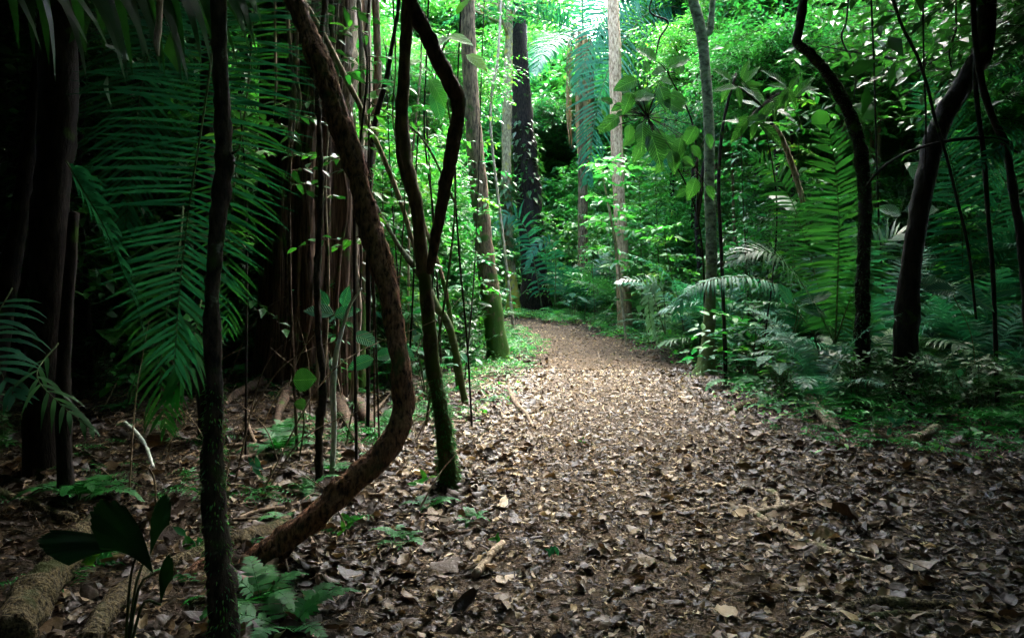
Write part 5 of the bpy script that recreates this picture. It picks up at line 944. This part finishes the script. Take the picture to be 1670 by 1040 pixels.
for k, (x, y) in enumerate(spots(15, -4.4, -1.0, 4.6, 9.0, .5, 1.15)):
    if k % 3 == 0: place('shrub', 'shrub', SHR[3], x, y, k, rr_.uniform(.3, .6), 'shrubs of the understory', 'low dark shrub')
    elif k % 3 == 1: place('broadleaf_plant', 'plant', HRB[k % 2*2], x, y, k, rr_.uniform(.3, .6), 'big-leaved herbs of the understory', 'small big-leaved herb')
    else: place('sapling', 'sapling', SAPS[4], x, y, k, rr_.uniform(.35, .6), 'saplings of the understory', 'knee-high sapling')
for k, (x, y) in enumerate(spots(26, 2.2, 8.5, 7.4, 13, .6, 1.9)):
    place('broadleaf_plant', 'plant', HRB[k % 3], x, y, k, rr_.uniform(.25, .6), 'big-leaved herbs of the understory', 'small big-leaved herb')
for k, (x, y, v, q) in enumerate([(3.7, 8.2, 3, .6), (4.3, 7.95, 3, .6), (4.85, 8.1, 3, .65), (5.3, 8.5, 3, .6), (3.3, 9.2, 3, .42), (5.9, 8.1, 3, .5), (4.0, 8.9, 3, .6), (6.4, 8.9, 3, .6)]):
    place('shrub', 'shrub', SHR[v], x, y, k*1.7, q, 'shrubs of the understory', 'low dark shrub')
for k, (x, y, q) in enumerate([(3.5, 8.7, .55), (4.9, 9.2, .6), (5.6, 9.3, .7), (4.2, 9.6, .7), (6.2, 10.2, .8)]):
    place('understory_palm', 'palm', PAL[2 if k % 2 else 1], x, y, k*2.1, q, 'feather palms of the understory', 'low feather palm')
# trees added overhead and behind the camera, mostly unseen, to shade the foreground
for k, (x, y, v, s) in enumerate([(-4.6, 3.0, 7, .95), (5.4, 4.4, 7, .95), (-3.4, -2.5, 7, 1.), (3.6, -2.6, 7, .9), (-7.5, 7.5, 7, 1.), (8.2, 6.6, 7, .9), (9.0, 9.4, 7, .9), (-7.0, 11.0, 7, .9), (-6.2, 6.6, 7, .9), (0.5, -6.5, 8, .8), (-8, -1, 8, .8), (8.5, 0, 8, .8), (-5, -7, 8, .8), (5.5, -7, 8, .8), (12, 5, 8, .9), (-12, 5, 8, .9), (-10.5, 12, 7, 1.05), (-2.4, -.9, 7, .68), (3.0, -.6, 7, .68)]):
    place('tree', 'tree', TREES[v], x, y, k*1.7, s, 'trees added to shade the foreground', 'added wide-crowned shade tree')
for k in range(22):
    x = -30+k*2.8; y = 45+2*(k % 2)
    if abs(x-2.5) > 3.5: place('tree', 'tree', TREES[8], x, y, k, rr_.uniform(.7, 1.05), 'distant trees closing the view', 'distant tall tree')
for k in range(26):
    a = 3.3+k/25*2.8; d = 3.2+2.5*(k % 3); x = math.cos(a)*d*1.4; y = math.sin(a)*d
    if abs(x) < 1.2: continue
    place('shrub', 'shrub', SHR[k % 4], x, y, k, 1.3, 'shrubs behind the camera', 'waist-high shrub')

# ------------------------------------------------------------------ light, air, camera
HAZE = 0
if HAZE:
    g = G(); X0, X1, Y0, Y1, Z0, Z1 = -75, 75, -60, 80, -3, 22
    g.add([(x, y, z) for z in (Z0, Z1) for y in (Y0, Y1) for x in (X0, X1)], q=[(0, 2, 3, 1), (4, 5, 7, 6), (0, 1, 5, 4), (2, 6, 7, 3), (0, 4, 6, 2), (1, 3, 7, 5)])
    hm, nt, N, L = mat_base('haze'); pv_ = N.new('ShaderNodeVolumePrincipled'); pv_.inputs['Color'].default_value = (.82, .95, .95, 1); pv_.inputs['Density'].default_value = HAZE
    ho = N.new('ShaderNodeOutputMaterial'); L.new(pv_.outputs[0], ho.inputs['Volume']); o = g.obj('haze', hm, smooth=False); o['kind'] = 'stuff'

W = bpy.data.worlds.new('World'); S.world = W; W.use_nodes = True; nt = W.node_tree; nt.nodes.clear()
sky = nt.nodes.new('ShaderNodeTexSky'); sky.sky_type = 'NISHITA'; sky.sun_disc = False
SUN_EL, SUN_AZ = R(58), R(20)     # azimuth measured from +Y (down the path) towards +X
sky.sun_elevation = SUN_EL; sky.sun_rotation = SUN_AZ; sky.air_density = 1.0; sky.dust_density = 2.5; sky.ozone_density = 1.
bg = nt.nodes.new('ShaderNodeBackground'); bg.inputs[1].default_value = .15; ow = nt.nodes.new('ShaderNodeOutputWorld')
nt.links.new(sky.outputs[0], bg.inputs[0]); nt.links.new(bg.outputs[0], ow.inputs[0])
sd = bpy.data.lights.new('sun', 'SUN'); sd.energy = 1.0; sd.angle = R(45); sd.color = (1, .96, .88)
so = bpy.data.objects.new('sun', sd); COL.objects.link(so)
dirv = Vector((math.sin(SUN_AZ)*math.cos(SUN_EL), math.cos(SUN_AZ)*math.cos(SUN_EL), math.sin(SUN_EL)))
so.rotation_euler = dirv.to_track_quat('Z', 'Y').to_euler(); so.location = dirv*60
cd = bpy.data.cameras.new('camera'); cam = bpy.data.objects.new('camera', cd); COL.objects.link(cam); S.camera = cam
cam.location = (0, 0, EYE); cam.rotation_euler = (R(90), 0, 0); cd.sensor_width = 36; cd.lens = F/1670*36; cd.shift_y = -(520-HY)/1670
cd.clip_end = 2000; cd.clip_start = .05
S.view_settings.view_transform = 'Standard'; S.view_settings.look = 'None'; S.view_settings.exposure = 5.55; S.view_settings.gamma = 1
cy = S.cycles; cy.use_denoising = True; cy.denoiser = 'OPENIMAGEDENOISE'; cy.max_bounces = 4; cy.diffuse_bounces = 1; cy.transmission_bounces = 4; cy.glossy_bounces = 2; cy.volume_bounces = 0
cy.use_adaptive_sampling = True; cy.adaptive_threshold = .04
S.render.engine = 'CYCLES'
ordinal_labels()
